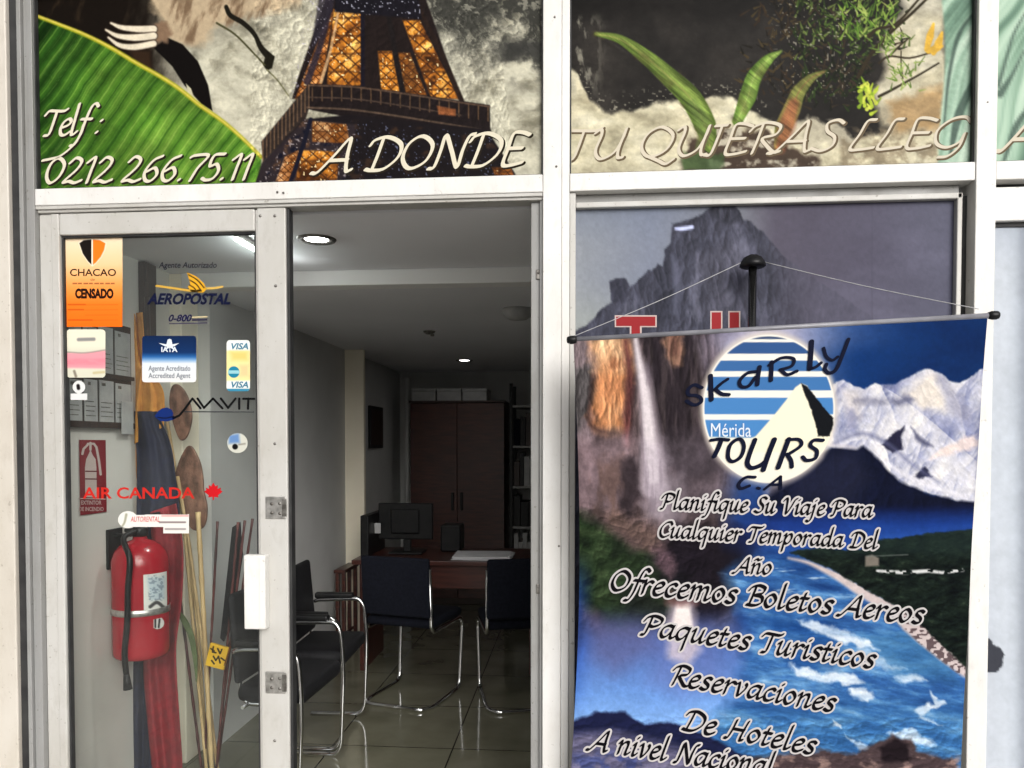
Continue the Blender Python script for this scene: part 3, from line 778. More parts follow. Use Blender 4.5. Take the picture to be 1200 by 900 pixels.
# ------------------------------------------------------------------ printed picture panels above the rail
YP = 0.030
def transom(x0, x1, painter, label, ns, nt, extra):
    t = thing('picture_panel', label, 'sign panel', ((x0 + x1) / 2, YP, Z_R1))
    P = Print(); P.grid(rect_surf(x0, x1, Z_R1 - 0.004, Z_TOP + .004, YP), ns, nt, painter)
    extra(P); P.build('printed_pane', M['print'], t)
    e = MB(); gz0, gz1 = Z_R1 + .0005, Z_TOP - .0005
    e.box(x0 + .0005, x0 + .005, 0.012, YP - .002, gz0, gz1, 0); e.box(x1 - .005, x1 - .0005, 0.012, YP - .002, gz0, gz1, 0); e.box(x0 + .0055, x1 - .0055, 0.012, YP - .002, gz0, gz0 + .003, 0)
    e.build_each('gasket', M['dark_gap'], t)
    return t

def foam(p, base, dark, sx=60, seed=1, k=1.0):
    n = fbm(p.U, p.V, sx, sx * .7, seed, 6, .6); n2 = fbm(p.U + 30 * n, p.V + 40 * n, 22, 14, seed + 7, 5, .6); rl = relief(p.U + 20 * n, p.V + 20 * n, 26, 18, seed + 3, 1.2)
    p.mix(np.ones(len(p.U)), base)
    p.mix(k * sstep(.46, .76, .5 * n + .5 * n2) , dark); p.shade(np.ones(len(p.U)), rl, .03); p.shade(np.ones(len(p.U)), fbm(p.U + 25 * n, p.V + 25 * n, 16, 10, 66, 5, .55) * 2 - 1, .14)

def paint_left(p):
    U, Vv = p.U, p.V
    foam(p, (199, 195, 174), (128, 124, 106), 70, 2, 1.0)
    # dark swirling water, upper right
    n = fbm(U, Vv, 40, 30, 21, 6, .62); w = fbm(U + 60 * n, Vv + 60 * n, 16, 26, 33, 5, .6)
    region = sstep(430, 520, U) * sstep(125, 35, Vv + .25 * (560 - U) * (U < 560))
    p.mix(region * sstep(.40, .62, .5 * w + .5 * n + .10 * sstep(90, 0, Vv)) * .95, (52, 52, 48))
    p.mix(region * sstep(.56, .66, w) * .5, (190, 186, 168))
    p.mix(sstep(560, 600, U) * sstep(40, 55, Vv) * sstep(105, 80, Vv) * sstep(.35, .55, n) * .8, (50, 50, 48))
    # grey streaks of water on the left of the tower
    p.mix(sstep(380, 300, U) * sstep(90, 0, Vv) * sstep(.4, .65, n) * .55, (96, 92, 80))
    # dark fur and forest, upper left
    fur = fbm(U + .3 * Vv, Vv, 14, 40, 5, 5, .6)
    p.mix(sstep(235, 150, U + 26 * (fur - .5) * 2) * sstep(130, 85, Vv), (22, 17, 13))
    p.mix(sstep(220, 60, U) * sstep(90, 20, Vv) * sstep(.55, .8, fur) * .45, (78, 62, 44))
    p.poly([(176, -40), (205, -40), (250, -40), (360, -40), (350, 6), (300, 16), (255, 30), (240, 52), (214, 52), (196, 46), (188, 26), (176, 6)], (186, 166, 136), 10, 1, warp=7, wscale=12)
    p.mix(p.poly_mask([(180, -10), (350, -10), (340, 10), (255, 34), (236, 54), (200, 46)], 8) * sstep(.45, .7, fur), (120, 98, 76))
    p.poly([(180, 56), (196, 44), (214, 52), (232, 72), (244, 100), (249, 130), (236, 122), (216, 100), (202, 78)], (16, 13, 12), 1.6)
    p.poly([(148, 50), (180, 58), (180, 84), (166, 76), (150, 66)], (26, 20, 15), 5)
    p.poly([(152, 58), (176, 60), (178, 86), (158, 74)], (70, 48, 32), 5, .5)
    p.poly([(218, 98), (224, 104), (228, 116), (221, 112)], (196, 190, 160), 1.2)
    p.poly([(180, 28), (196, 24), (202, 40), (194, 50), (178, 50)], (130, 104, 82), 5, .95, warp=3, wscale=5)
    for pts, w in (([(180, 34), (160, 34), (142, 32), (130, 27)], (8, 7, 5, 2)), ([(180, 42), (158, 44), (138, 42), (124, 35)], (8, 7.5, 5, 2)), ([(180, 51), (158, 55), (140, 53), (127, 44)], (7, 7, 5, 2))):
        p.stroke(pts, [q + 2 for q in w], (60, 48, 40), 2); p.stroke(pts, w, (226, 214, 190), 1.6)
    # vine
    p.stroke([(265, 8), (270, 18), (285, 27), (298, 40), (306, 56), (317, 68)], (5, 6, 5, 9), (26, 24, 18), 1.4); p.poly([(312, 62), (322, 66), (319, 80), (313, 83), (308, 76)], (28, 26, 18), 1.5)
    p.stroke([(254, 27), (275, 40), (295, 60), (310, 76)], (2.5, 2), (72, 70, 46), 1.2); p.stroke([(313, 82), (326, 95), (338, 112)], (2, 1.5), (110, 108, 80), 1.2)
    # banana leaf
    edge = [(30, 14), (70, 29), (100, 41), (130, 56), (160, 74), (185, 88), (210, 104), (235, 124), (262, 143), (285, 163), (306, 184)]
    leaf = edge + [(306, 200), (301, 216), (298, 240), (20, 240), (20, 14)]
    ml = p.poly_mask(leaf, 2)
    q = (U * .72 + Vv * .69) + 10 * np.sin((U - Vv) / 90) + 5 * fbm(U, Vv, 60, 60, 4)
    q = q + 9 * (vnoise(q / 22, q * 0, 5) - .5) + 3 * fbm(U, Vv, 26, 26, 14, 3); ph = q / 15.5; rib = ph - np.floor(ph); tri = np.abs(rib - .5) * 2
    tone = sstep(20, 150, U) * .6 + .4 * sstep(20, 110, Vv)
    light = fbm(U, Vv, 90, 60, 41, 3)
    k = np.clip(.06 + .50 * tone * (.5 + .9 * light) + .26 * (tri - .5) + .12 * (_hash(np.floor(ph), np.floor(ph) * 0, 3) - .5), 0, 1)
    leafc = p.grad([(0, (14, 34, 10)), (.25, (40, 78, 24)), (.5, (72, 116, 36)), (.75, (106, 146, 54)), (1, (150, 176, 90))], k)
    p.c += (leafc - p.c) * ml[:, None]
    p.mix(ml * sstep(.86, 1.0, tri) * .30 * (.3 + light), (150, 180, 84)); p.mix(ml * sstep(.22, 0, tri) * .38, (26, 60, 16)); fv = np.abs(q / 3.1 - np.round(q / 3.1)); p.shade(ml, sstep(.2, .0, fv) - .5, .10); p.shade(ml, fbm(U, Vv, 30, 30, 88, 5) * 2 - 1, .3)
    p.mix(ml * sstep(.55, .75, fbm(q * 3, U - Vv, 3, 120, 8)) * .18, (180, 210, 110))
    p.stroke(edge, (4, 5, 5, 4), (170, 168, 40), 2.2); p.stroke([(a - 1, b - 1) for a, b in edge], (2, 2), (206, 190, 84), 1.2)
    # lattice tower lit at dusk
    p.poly([(392, -30), (489, -30), (540, 116), (342, 116), (350, 88)], (32, 25, 24), 2)
    def lattice(pts, lit=(232, 146, 48), hot=(250, 196, 104), seed=1, pitch=15):
        mk = p.poly_mask(pts, 2.0); n = fbm(U, Vv, 18, 18, seed, 4, .6)
        cc = p.grad([(0, (56, 32, 16)), (.30, (140, 82, 32)), (.62, tuple(.9 * x for x in lit)), (1, hot)], np.clip((n - .5) * 1.9 + .48, 0, 1)); p.c += (cc - p.c) * mk[:, None]
        for s in (1, -1):
            t = (U * .9 * s + Vv) / pitch; t = np.abs(t - np.round(t)); p.mix(mk * sstep(.13, .05, t) * .75, (66, 36, 20))
        t = Vv / pitch / 1.4; t = np.abs(t - np.round(t)); p.mix(mk * sstep(.10, .04, t) * .6, (70, 40, 22))
        sp = vnoise(U / 2.2, Vv / 2.2, seed + 5); p.mix(mk * sstep(.84, .95, sp), (255, 226, 168)); p.mix(mk * sstep(.20, .08, sp) * .7, (60, 34, 22))
    lattice([(391, 11), (427, 11), (424, 100), (383, 100)], seed=3)
    lattice([(380, 30), (391, 12), (377, 98), (362, 108), (346, 116)], (190, 112, 52), (236, 176, 110), 5, 9)
    lattice([(472, 24), (492, 24), (538, 116), (505, 114)], seed=7)
    lattice([(443, 60), (459, 60), (468, 107), (447, 107)], seed=11, pitch=11)
    lattice([(462, 62), (480, 62), (500, 112), (476, 110)], (120, 74, 34), (160, 104, 50), 13, 11)
    p.stroke([(391, -10), (378, 44), (360, 96)], (5, 7, 8), (44, 38, 48), 2, .9); p.stroke([(398, 4), (388, 56), (376, 96)], (3, 3, 4), (206, 166, 120), 1.4, .85)
    p.stroke([(425, 12), (425, 100)], 5, (24, 22, 30), 1.5); p.stroke([(452, 0), (472, 108)], 6, (28, 24, 24), 2); p.stroke([(490, 8), (516, 60), (541, 118)], (5, 6), (38, 28, 24), 2)
    p.poly([(376, -20), (396, -20), (388, 14), (372, 50), (364, 60)], (42, 38, 46), 3, .85)
    sp = vnoise(U / 1.9, Vv / 1.9, 71)
    m2 = p.poly_mask([(366, -20), (396, -20), (386, 20), (346, 118), (338, 118)], 3); p.mix(m2 * sstep(.76, .94, sp) * .7, (186, 180, 196))
    m2 = p.poly_mask([(394, -20), (488, -20), (494, 22), (392, 14)], 2); p.mix(m2, (24, 22, 28)); p.mix(m2 * sstep(.80, .93, sp) * .8, (196, 196, 214))
    # platform
    p.poly([(362, 98), (425, 101), (539, 118), (574, 123), (575, 158), (410, 138), (360, 128)], (30, 24, 24), 1.6)
    p.poly([(362, 98), (362, 128), (358, 140), (308, 190), (306, 166)], (46, 38, 34), 1.6)
    for x in np.linspace(366, 572, 19):
        y = 100 + max(0, (x - 420)) * .155; p.stroke([(x, y + 3), (x, y + 18)], 1.4, (128, 96, 66), 1.2, .6, False)
    p.stroke([(362, 100), (425, 103), (539, 120), (574, 125)], 2, (84, 66, 54), 1.3); p.stroke([(360, 126), (425, 130), (540, 148), (575, 154)], 2.2, (96, 78, 64), 1.3, .8)
    p.stroke([(363, 114), (425, 117), (540, 135)], 1.6, (70, 56, 48), 1.2); p.poly([(512, 124), (534, 128), (534, 136), (514, 134)], (168, 96, 52), 2, .7)
    for t in np.linspace(0, 1, 13):
        a = np.array((362, 100)) * (1 - t) + np.array((308, 164)) * t; p.stroke([a, a + (0, 26)], 1.3, (140, 108, 80), 1.2, .6, False)
    p.shade(p.poly_mask([(300, -40), (575, -40), (610, 240), (290, 240)], 2), relief(U, Vv, 9, 9, 55, .6, 4), .18)
    # legs under the platform
    p.poly([(356, 140), (410, 134), (575, 152), (576, 160), (604, 204), (604, 240), (296, 240), (300, 212), (308, 190)], (26, 22, 24), 2)
    p.poly([(358, 140), (418, 146), (404, 212), (300, 216), (306, 192)], (44, 37, 40), 3)
    m2 = p.poly_mask([(356, 140), (418, 148), (402, 220), (298, 220)], 2); p.mix(m2 * sstep(.55, .85, fbm(U, Vv, 12, 12, 73, 4)) * .7, (150, 100, 58)); p.mix(m2 * sstep(.74, .94, sp) * .7, (196, 184, 186)); p.mix(m2 * sstep(.42, .2, fbm(U, Vv, 7, 7, 64, 3)) * .8, (14, 16, 30))
    lattice([(366, 142), (406, 146), (410, 168), (366, 166)], (150, 96, 52), (206, 160, 110), 17, 10)
    lattice([(352, 176), (398, 178), (394, 216), (346, 216)], seed=19); lattice([(334, 184), (350, 176), (342, 216), (322, 216)], (206, 140, 84), (238, 190, 140), 23, 8)
    p.stroke([(364, 140), (352, 180), (338, 220)], 5, (24, 24, 36), 1.4)
    m2 = p.poly_mask([(412, 140), (575, 158), (600, 206), (408, 212)], 3); p.mix(m2 * sstep(.84, .95, sp) * .55, (150, 160, 200)); p.mix(m2 * sstep(.6, .8, fbm(U, Vv, 14, 10, 91)) * .4, (92, 62, 40))
    lattice([(576, 196), (598, 196), (606, 214), (584, 214)], (170, 100, 50), (210, 150, 90), 29, 9)
    p.grain(.10, 4.5); p.c *= .98

def text_left(P):
    nib = lambda a, b, g=R(40): (a, b, g)
    sh = plane_map(YP - .0006); tp = plane_map(YP - .0012)
    rows = [(line_strokes('A DONDE', (374, 202), (611, 193), 24.5, .30), (2.9, 1.2)), (line_strokes('0212 266.75.11', (50, 215), (292, 210), 19.5, .30), (2.4, 1.1)), (line_strokes('Telf :', (48, 159), (120, 157), 19, .30), (2.3, 1.0))]
    rows[2][0].append([np.array(q, float) for q in curve_pts([(98, 146), (94, 158), (84, 172), (70, 183), (60, 186), (50, 188)], 5)])
    for st, (a, b) in rows:
        P.ink_strokes([[q + np.array((1.6, 1.6)) for q in s] for s in st], nib(a + .5, b + .6), sh, (40, 34, 26), .45)
        P.ink_strokes(st, nib(a, b), tp, (222, 214, 192), .4)

def paint_right(p):
    U, Vv = p.U, p.V
    n = fbm(U, Vv, 50, 70, 3, 5); n2 = fbm(U, Vv, 8, 22, 9, 5, .6)
    p.mix(np.ones(len(U)), (38, 36, 34)); p.mix(sstep(.35, .7, n) * .6, (58, 54, 50)); p.mix(sstep(40, 0, Vv) * .6, (20, 19, 18)); p.mix(sstep(900, 960, U) * .5, (24, 22, 20))
    # foam
    shore = np.interp(U, [640, 676, 690, 705, 725, 760, 800, 815, 835, 858, 880, 893, 915, 960, 990, 1040, 1150], [60, 84, 112, 126, 131, 122, 116, 118, 108, 114, 130, 136, 140, 150, 166, 150, 100])
    e = Vv - shore + 16 * (fbm(U, Vv, 14, 12, 6, 5) - .5)
    cream = p.grad([(0, (150, 142, 116)), (.5, (208, 200, 170)), (1, (226, 220, 194))], np.clip(fbm(U, Vv, 36, 20, 15, 5, .55) * 1.3 - .1, 0, 1))
    p.c += (cream - p.c) * (sstep(-2, 6, e) * (U < 1150))[:, None]
    sp = vnoise(U / 2.5, Vv / 2.5, 77)
    p.mix(sstep(-26, -4, e) * sstep(0, -4, e) * sstep(.72, .9, sp) * .7 * (U < 900), (170, 164, 146))
    p.mix(sstep(715, 680, U) * sstep(12, 24, Vv) * sstep(125, 90, Vv) * sstep(.5, .72, n2) * .75, (160, 156, 140))
    # rocks and stems between the leaves, low centre
    p.poly([(800, 188), (812, 160), (838, 150), (900, 152), (920, 170), (960, 186), (960, 210), (800, 210)], (58, 44, 36), 6, .9, warp=9, wscale=16)
    p.mix(p.poly_mask([(830, 150), (985, 140), (985, 200), (830, 200)], 6) * sstep(.5, .68, fbm(U, Vv, 16, 12, 45, 5)), (186, 178, 158)); p.poly([(800, 178), (850, 182), (846, 200), (800, 200)], (70, 94, 56), 5, .8, warp=4)
    p.poly([(905, 148), (950, 138), (985, 150), (1010, 168), (960, 172), (925, 168)], (196, 188, 164), 6, .9, warp=8, wscale=14)
    # beige stream, right
    b = p.poly_mask([(1040, -40), (1110, -40), (1108, 150), (1060, 160), (1034, 148), (1026, 110), (1036, 80), (1030, 50), (1060, 10)], 10, warp=8, wscale=22)
    beige = p.grad([(0, (150, 138, 116)), (.5, (198, 190, 162)), (1, (226, 220, 198))], np.clip(fbm(U, Vv, 40, 26, 31, 5) * 1.2, 0, 1)); p.c += (beige - p.c) * b[:, None]
    p.mix(p.poly_mask([(1040, 120), (1106, 100), (1106, 152), (1050, 156)], 12, warp=6) * .8, (172, 138, 92)); p.mix(p.poly_mask([(1050, -30), (1110, -30), (1106, 20), (1056, 12)], 14) * .6, (176, 172, 158))
    p.mix(p.poly_mask([(985, 150), (1106, 150), (1140, 190), (985, 200)], 6) * sstep(.4, .7, fbm(U, Vv, 12, 9, 53, 5)) * .7, (126, 112, 90))
    # bush: many small blades
    rng = np.random.RandomState(5)
    for k in range(900):
        x = rng.normal(978, 48); y = rng.uniform(-25, 118) + rng.normal(0, 8)
        if y > 60 and x > 1022: continue
        if x < 868 or x > 1066: continue
        a = rng.uniform(-2.9, -.2); l = rng.uniform(5, 13); c = [(26, 36, 16), (42, 60, 24), (70, 92, 38), (100, 116, 58), (54, 44, 32), (18, 21, 13)][rng.randint(6) if y < 70 else rng.choice([0, 4, 5, 1])]
        if x < 930: c = [(52, 40, 28), (70, 58, 36), (24, 22, 16)][rng.randint(3)]
        p.stroke([(x, y), (x + l * math.cos(a), y + l * math.sin(a))], (2.8, .8), c, 1.2, .9, False)
    p.mix(sstep(890, 930, U) * sstep(1030, 1000, U) * sstep(130, 90, Vv) * sstep(.80, .93, sp) * .6, (190, 184, 166))
    for k in range(150):
        x = rng.uniform(985, 1048); y = rng.uniform(-25, 48); a = rng.uniform(-2.6, -.5); l = rng.uniform(6, 15)
        p.stroke([(x, y), (x + l * math.cos(a), y + l * math.sin(a))], (2.6, .8), [(92, 130, 44), (134, 164, 66), (60, 90, 30), (160, 176, 92)][rng.randint(4)], 1.2, .9, False)
    for pts, w in (([(1090, -5), (1066, 18), (1046, 36), (1022, 62), (1006, 90)], (3, 5)), ([(1076, 0), (1050, 28), (1028, 34), (1016, 46)], (2.5, 4)), ([(1100, 74), (1080, 86), (1062, 96), (1044, 106), (1030, 113)], (2, 3.5)), ([(1090, 62), (1066, 68), (1042, 66), (1030, 74)], (2, 2.5)), ([(1066, 44), (1054, 54), (1040, 68)], (2, 2.5)), ([(1056, 60), (1056, 76), (1058, 92)], (1.5, 1.5))):
        p.stroke(pts, w, (48, 40, 26), 1.3)
    for k in range(60):
        x, y = [(1058, 84), (1034, 56), (1064, 96), (1052, 44)][k % 4]; x += rng.normal(0, 8); y += rng.normal(0, 7); a = rng.uniform(-3, 0); l = rng.uniform(6, 13)
        p.stroke([(x, y), (x + l * math.cos(a), y + l * math.sin(a))], (2.2, .8), [(110, 140, 60), (80, 104, 44), (150, 170, 92)][k % 3], 1.1, .9, False)
    for k in range(26):
        x, y = 1020 + rng.normal(0, 7), 114 + rng.normal(0, 8); p.stroke([(x, y), (x + rng.uniform(-9, 9), y - rng.uniform(2, 12))], (4.5, 1.5), [(176, 196, 60), (206, 214, 84), (130, 160, 44)][k % 3], 1.3, .95, False)
    for pts in (([(1086, 58), (1090, 42), (1094, 28)]), ([(1094, 62), (1100, 50), (1104, 38)]), ([(1088, 60), (1098, 56), (1104, 54)])): p.stroke(pts, (6, 9, 3), (226, 180, 70), 1.5)
    p.shade(p.poly_mask([(670, -40), (1104, -40), (1104, 230), (670, 230)], 2), relief(U, Vv, 30, 22, 57, 1.0), .03); p.shade(p.poly_mask([(670, -40), (1104, -40), (1104, 230), (670, 230)], 2), fbm(U + 20 * n, Vv + 20 * n, 16, 10, 67, 5, .55) * 2 - 1, .18)
    # long leaves
    def blade(pts, w, c1, c2, c3):
        p.stroke(pts, w, c1, 1.8); q = curve_pts(pts, 5); p.stroke([(a + 1.5, b - 1) for a, b in pts], [x * .55 for x in w], c2, 4, .9); p.stroke(pts, (1.2, 1.4, 1.2), c3, 1.2, .7)
    blade([(698, 40), (726, 46), (756, 66), (786, 92), (810, 116), (826, 146), (832, 172)], (4, 10, 17, 22, 26, 26, 14), (86, 106, 46), (118, 138, 66), (150, 146, 84))
    p.stroke([(812, 122), (826, 150), (820, 176)], (12, 18, 10), (104, 126, 66), 4, .6)
    blade([(914, 61), (900, 70), (884, 90), (876, 114), (864, 142)], (3, 12, 18, 20, 12), (92, 122, 50), (132, 160, 76), (160, 176, 100))
    blade([(966, 84), (950, 92), (936, 108), (928, 128), (918, 150), (912, 172)], (2, 10, 16, 20, 20, 10), (112, 116, 60), (124, 128, 66), (140, 96, 70))
    p.stroke([(930, 122), (922, 146), (914, 174)], (14, 20, 12), (148, 88, 62), 6, .8)
    lm = np.clip(p.stroke_mask(curve_pts([(698, 40), (756, 66), (810, 116), (832, 172)]), (8, 20, 30, 20), 4) + p.stroke_mask(curve_pts([(914, 61), (884, 90), (864, 142)]), (6, 20, 16), 4) + p.stroke_mask(curve_pts([(966, 84), (936, 108), (912, 172)]), (4, 18, 18), 4), 0, 1)
    p.shade(lm, fbm(U * .8 - Vv, U + Vv, 4, 60, 58, 4, .6) * 2 - 1, .55); p.mix(lm * sstep(.5, .75, fbm(U, Vv, 14, 14, 59, 4)) * .35, (84, 72, 44))
    # green drapery at the right edge
    paint_drape(p, 1103); p.grain(.10, 4.5); p.c *= .98

def paint_drape(p, x0):
    U, Vv = p.U, p.V
    m = sstep(x0 - 2, x0 + 3, U - 4 * np.sin(Vv / 40))
    q = U + .45 * Vv + 14 * np.sin(Vv / 47) + 8 * fbm(U, Vv, 60, 60, 61, 3)
    t = fbm(q, Vv, 15, 240, 63, 3, .5)
    c = p.grad([(0, (70, 98, 84)), (.35, (128, 160, 138)), (.6, (172, 200, 178)), (1, (206, 226, 206))], np.clip(t * 1.5 - .22, 0, 1)); p.c += (c - p.c) * m[:, None]
    for pts, w in (([(1146, 10), (1124, 40), (1112, 90), (1106, 150)], (2, 5, 4, 2)), ([(1150, 80), (1134, 110), (1122, 140), (1114, 180)], (3, 9, 10, 4)), ([(1200, 60), (1186, 88), (1172, 110)], (2, 4, 9)), ([(1205, 10), (1188, 40), (1176, 80), (1170, 100)], (2, 3, 4, 5)), ([(1210, 120), (1190, 150), (1176, 190)], (5, 8, 4))):
        p.stroke(pts, w, (66, 84, 76), 3, .8 * (1 if x0 else 1))

def text_right(P):
    nib = (2.3, 1.0, R(40)); sh = plane_map(YP - .0006); tp = plane_map(YP - .0012)
    for st in (line_strokes('TU QUIERAS', (656, 188), (980, 176), 22.5, .30), line_strokes('LLEG', (990, 176), (1131, 172), 22.5, .30)):
        P.ink_strokes([[q + np.array((1.4, 1.2)) for q in s] for s in st if np.array(s)[:, 0].min() > 640], (3.4, 1.9, R(40)), lambda u, v: np.maximum(sh(u, v), (X_M1 + .006, -9, -9)), (104, 90, 70), .45)
        P.ink_strokes(st, nib, lambda u, v: np.maximum(tp(u, v), (X_M1 + .006, -9, -9)), (214, 204, 184), .4)

def paint_far(p): p.mix(np.ones(len(p.U)), (170, 196, 174)); paint_drape(p, 0)
def text_far(P):
    st = line_strokes('AR', (1176, 176), (1238, 174), 22.5, .30)
    P.ink_strokes([[q + np.array((1.4, 1.2)) for q in s] for s in st], (3.4, 1.9, R(40)), lambda u, v: np.maximum(plane_map(YP - .0006)(u, v), (X_R1 + .006, -9, -9)), (104, 90, 70), .45)
    P.ink_strokes(st, (3.1, 1.4, R(40)), lambda u, v: np.maximum(plane_map(YP - .0012)(u, v), (X_R1 + .006, -9, -9)), (214, 204, 184), .4)

transom(X_JL, X_M0, paint_left, 'picture panel of a banana leaf and a lit lattice tower, with a telephone number', 700, 235, text_left)
transom(X_M1, X_R0, paint_right, 'picture panel of long leaves and a bush beside foaming water, reading TU QUIERAS', 520, 235, text_right)
transom(X_R1, 2.3, paint_far, 'pale green drapery picture panel cut off by the edge of the photo', 160, 100, text_far)

# ------------------------------------------------------------------ printed windows
YW = 0.036
wx0, wx1 = X_M1 + 0.0195, X_R0 - 0.046
win = thing('printed_window', 'grey window film of a rocky peak with red letters behind the banner', 'window', ((wx0 + wx1) / 2, YW, 0.1))
def paint_peak(p):
    U, Vv = p.U, p.V
    sky = p.grad([(0, (150, 152, 146)), (.2, (134, 138, 142)), (.42, (128, 128, 126)), (.52, (92, 86, 92)), (.75, (94, 90, 98)), (1, (104, 104, 112))], (U - 670) / 460 + .0 * Vv)
    p.c[:] = sky
    p.mix(fbm(U, Vv, 120, 60, 3, 4) * sstep(900, 700, U) * .8 * sstep(300, 240, Vv), (112, 120, 130)); p.mix(sstep(320, 390, Vv) * sstep(760, 690, U) * .7, (166, 168, 150))
    p.mix(fbm(U, Vv, 150, 60, 8, 4) * sstep(890, 960, U) * .35, (70, 64, 72))
    p.mix(sstep(.5, .75, fbm(U, Vv, 140, 50, 12, 4)) * sstep(900, 1000, U) * .35, (128, 124, 134))
    rock = [(640, 420), (668, 391), (688, 381), (705, 362), (717, 354), (714, 330), (722, 326), (733, 326), (739, 336), (750, 326), (760, 316), (764, 317), (771, 309), (777, 312), (779, 292), (785, 286), (787, 266), (794, 260), (806, 257), (818, 254), (826, 248), (831, 244), (838, 238), (849, 235), (860, 240), (868, 250), (871, 258), (880, 260), (888, 268), (896, 273), (904, 284), (918, 300), (960, 330), (1020, 370), (1060, 420), (1060, 960), (640, 960)]
    m = p.poly_mask(rock, 2.2, warp=1.6, wscale=6)
    fade = sstep(960, 880, U)
    n = fbm(U, Vv, 16, 60, 15, 6, .6); n2 = fbm(U, Vv, 30, 24, 19, 5, .6)
    rc = p.grad([(0, (34, 34, 38)), (.5, (62, 62, 68)), (1, (104, 102, 110))], np.clip(.5 * n + .5 * n2 + .1 - .15 * sstep(280, 240, Vv), 0, 1)); p.c += (rc - p.c) * (m * (.25 + .75 * fade))[:, None]
    p.mix(p.poly_mask([(818, 300), (860, 280), (884, 330), (880, 372), (826, 372)], 14) * .3, (104, 100, 104))
    p.mix(p.poly_mask([(714, 330), (722, 326), (734, 327), (738, 340), (732, 356), (718, 354)], 3) * .45, (48, 48, 54))
    p.mix(p.poly_mask([(831, 244), (849, 236), (866, 248), (870, 262), (852, 262), (838, 256)], 3) * .45, (44, 44, 48))
    p.shade(m * (.2 + .8 * fade), relief(U, Vv, 24, 46, 71, .5, 5), .24); p.mix(sstep(.62, .75, n) * m * fade * .3, (150, 148, 154)); p.stroke([(788, 300), (794, 330), (790, 366)], (4, 9, 6), (116, 116, 126), 6, .6)
    p.poly([(787, 262), (812, 260), (813, 268), (800, 270), (790, 269)], (48, 48, 54), 3, .5)
    p.stroke([(792, 268), (800, 268), (811, 266)], (3, 4.5, 4), (222, 226, 248), 2.5)
    p.stroke([(1022, 215), (1022, 400)], 1.2, (80, 76, 84), 1.5, .5); p.c *= np.array((.95, .97, 1.06)); p.grain(.07, 5)
P = Print(); P.grid(rect_surf(wx0, wx1, 0.1, zt - 0.017, YW), 360, 420, paint_peak)
for txt, box in (('T', (722, 371, 768, 430)), ('l', (834, 366, 845, 430)), ('l', (855, 366, 866, 430))):
    b2 = (box[0] - 1.6, box[1] - 1.6, box[2] + 1.6, box[3] + 1.6)
    mk = lambda q: ([(q[0], q[1]), (q[2], q[1]), (q[2], q[1] + 11), ((q[0] + q[2]) / 2 + 5, q[1] + 11), ((q[0] + q[2]) / 2 + 5, q[3]), ((q[0] + q[2]) / 2 - 5, q[3]), ((q[0] + q[2]) / 2 - 5, q[1] + 11), (q[0], q[1] + 11)] if txt == 'T' else [(q[0], q[1]), (q[2], q[1]), (q[2], q[3]), (q[0], q[3])])
    o_ = mk(b2); 
    if txt == 'T': o_ = [(b2[0], b2[1]), (b2[2], b2[1]), (b2[2], b2[1] + 14), (752, b2[1] + 14), (752, 431), (738, 431), (738, b2[1] + 14), (b2[0], b2[1] + 14)]
    P.poly(o_, plane_map(YW - .0006), (206, 186, 182)); P.poly(mk(box), plane_map(YW - .0012), (158, 50, 54))
P.build('printed_pane', M['print'], win)

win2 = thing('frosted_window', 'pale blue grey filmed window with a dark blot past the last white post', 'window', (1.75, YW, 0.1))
def paint_frost(p):
    U, Vv = p.U, p.V
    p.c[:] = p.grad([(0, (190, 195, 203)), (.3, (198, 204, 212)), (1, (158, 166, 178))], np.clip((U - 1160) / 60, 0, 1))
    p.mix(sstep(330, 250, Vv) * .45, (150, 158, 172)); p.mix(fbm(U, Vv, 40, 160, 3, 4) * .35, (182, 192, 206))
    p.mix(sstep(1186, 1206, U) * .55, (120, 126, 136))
    p.poly([(1140, 748), (1160, 748), (1164, 756), (1172, 760), (1178, 766), (1174, 772), (1175, 780), (1168, 788), (1158, 788), (1140, 790)], (62, 64, 72), 1.5, 1, warp=2, wscale=5); p.grain(.05, 9); p.shade(np.ones(len(U)), fbm(U, Vv, 60, 30, 6) * 2 - 1, .04)
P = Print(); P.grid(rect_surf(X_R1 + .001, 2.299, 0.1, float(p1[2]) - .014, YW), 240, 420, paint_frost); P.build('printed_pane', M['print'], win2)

# ------------------------------------------------------------------ hanging banner
TL, TR = on_y(672, 400, -0.225), on_y(1157, 373, -0.225)
BL, BR = on_y(668, 900, -0.095), on_y(1126, 900, -0.095)
TMAX = 1.17
def banner_surf(s, t):
    s = np.asarray(s, float)[:, None]; t = np.asarray(t, float)[:, None]
    p = (TL * (1 - s) + TR * s) * (1 - t) + (BL * (1 - s) + BR * s) * t
    b = np.sin(np.clip(t, 0, 1.05) / 1.05 * math.pi)
    p = p + np.array((1, 0, 0)) * 0.024 * b * (1 - s) ** 6
    p = p + np.array((0, 1, 0)) * (0.020 * b * np.exp(-s / .05) + 0.012 * b * np.exp(-(1 - s) / .05) + .004 * np.sin(9 * s + 3 * t) * t +   .0015 * np.sin(23 * s - 8 * t) * (.3 + t) + .0016 * np.sin(17 * t + 6 * s))
    return p
def banner_map(u, v):
    s = (u - 672) / 485.0; t = (v - 398) / 505.0
    for _ in range(10):
        x, y = to_px(banner_surf(s, t)); s = s + (u - x) / 475.0; t = t + (v - y) / 505.0
    return s, t
def on_banner(off):
    def f(u, v):
        s, t = banner_map(np.asarray(u, float), np.asarray(v, float)); return banner_surf(s, t) + np.array((0, -off, 0))
    return f

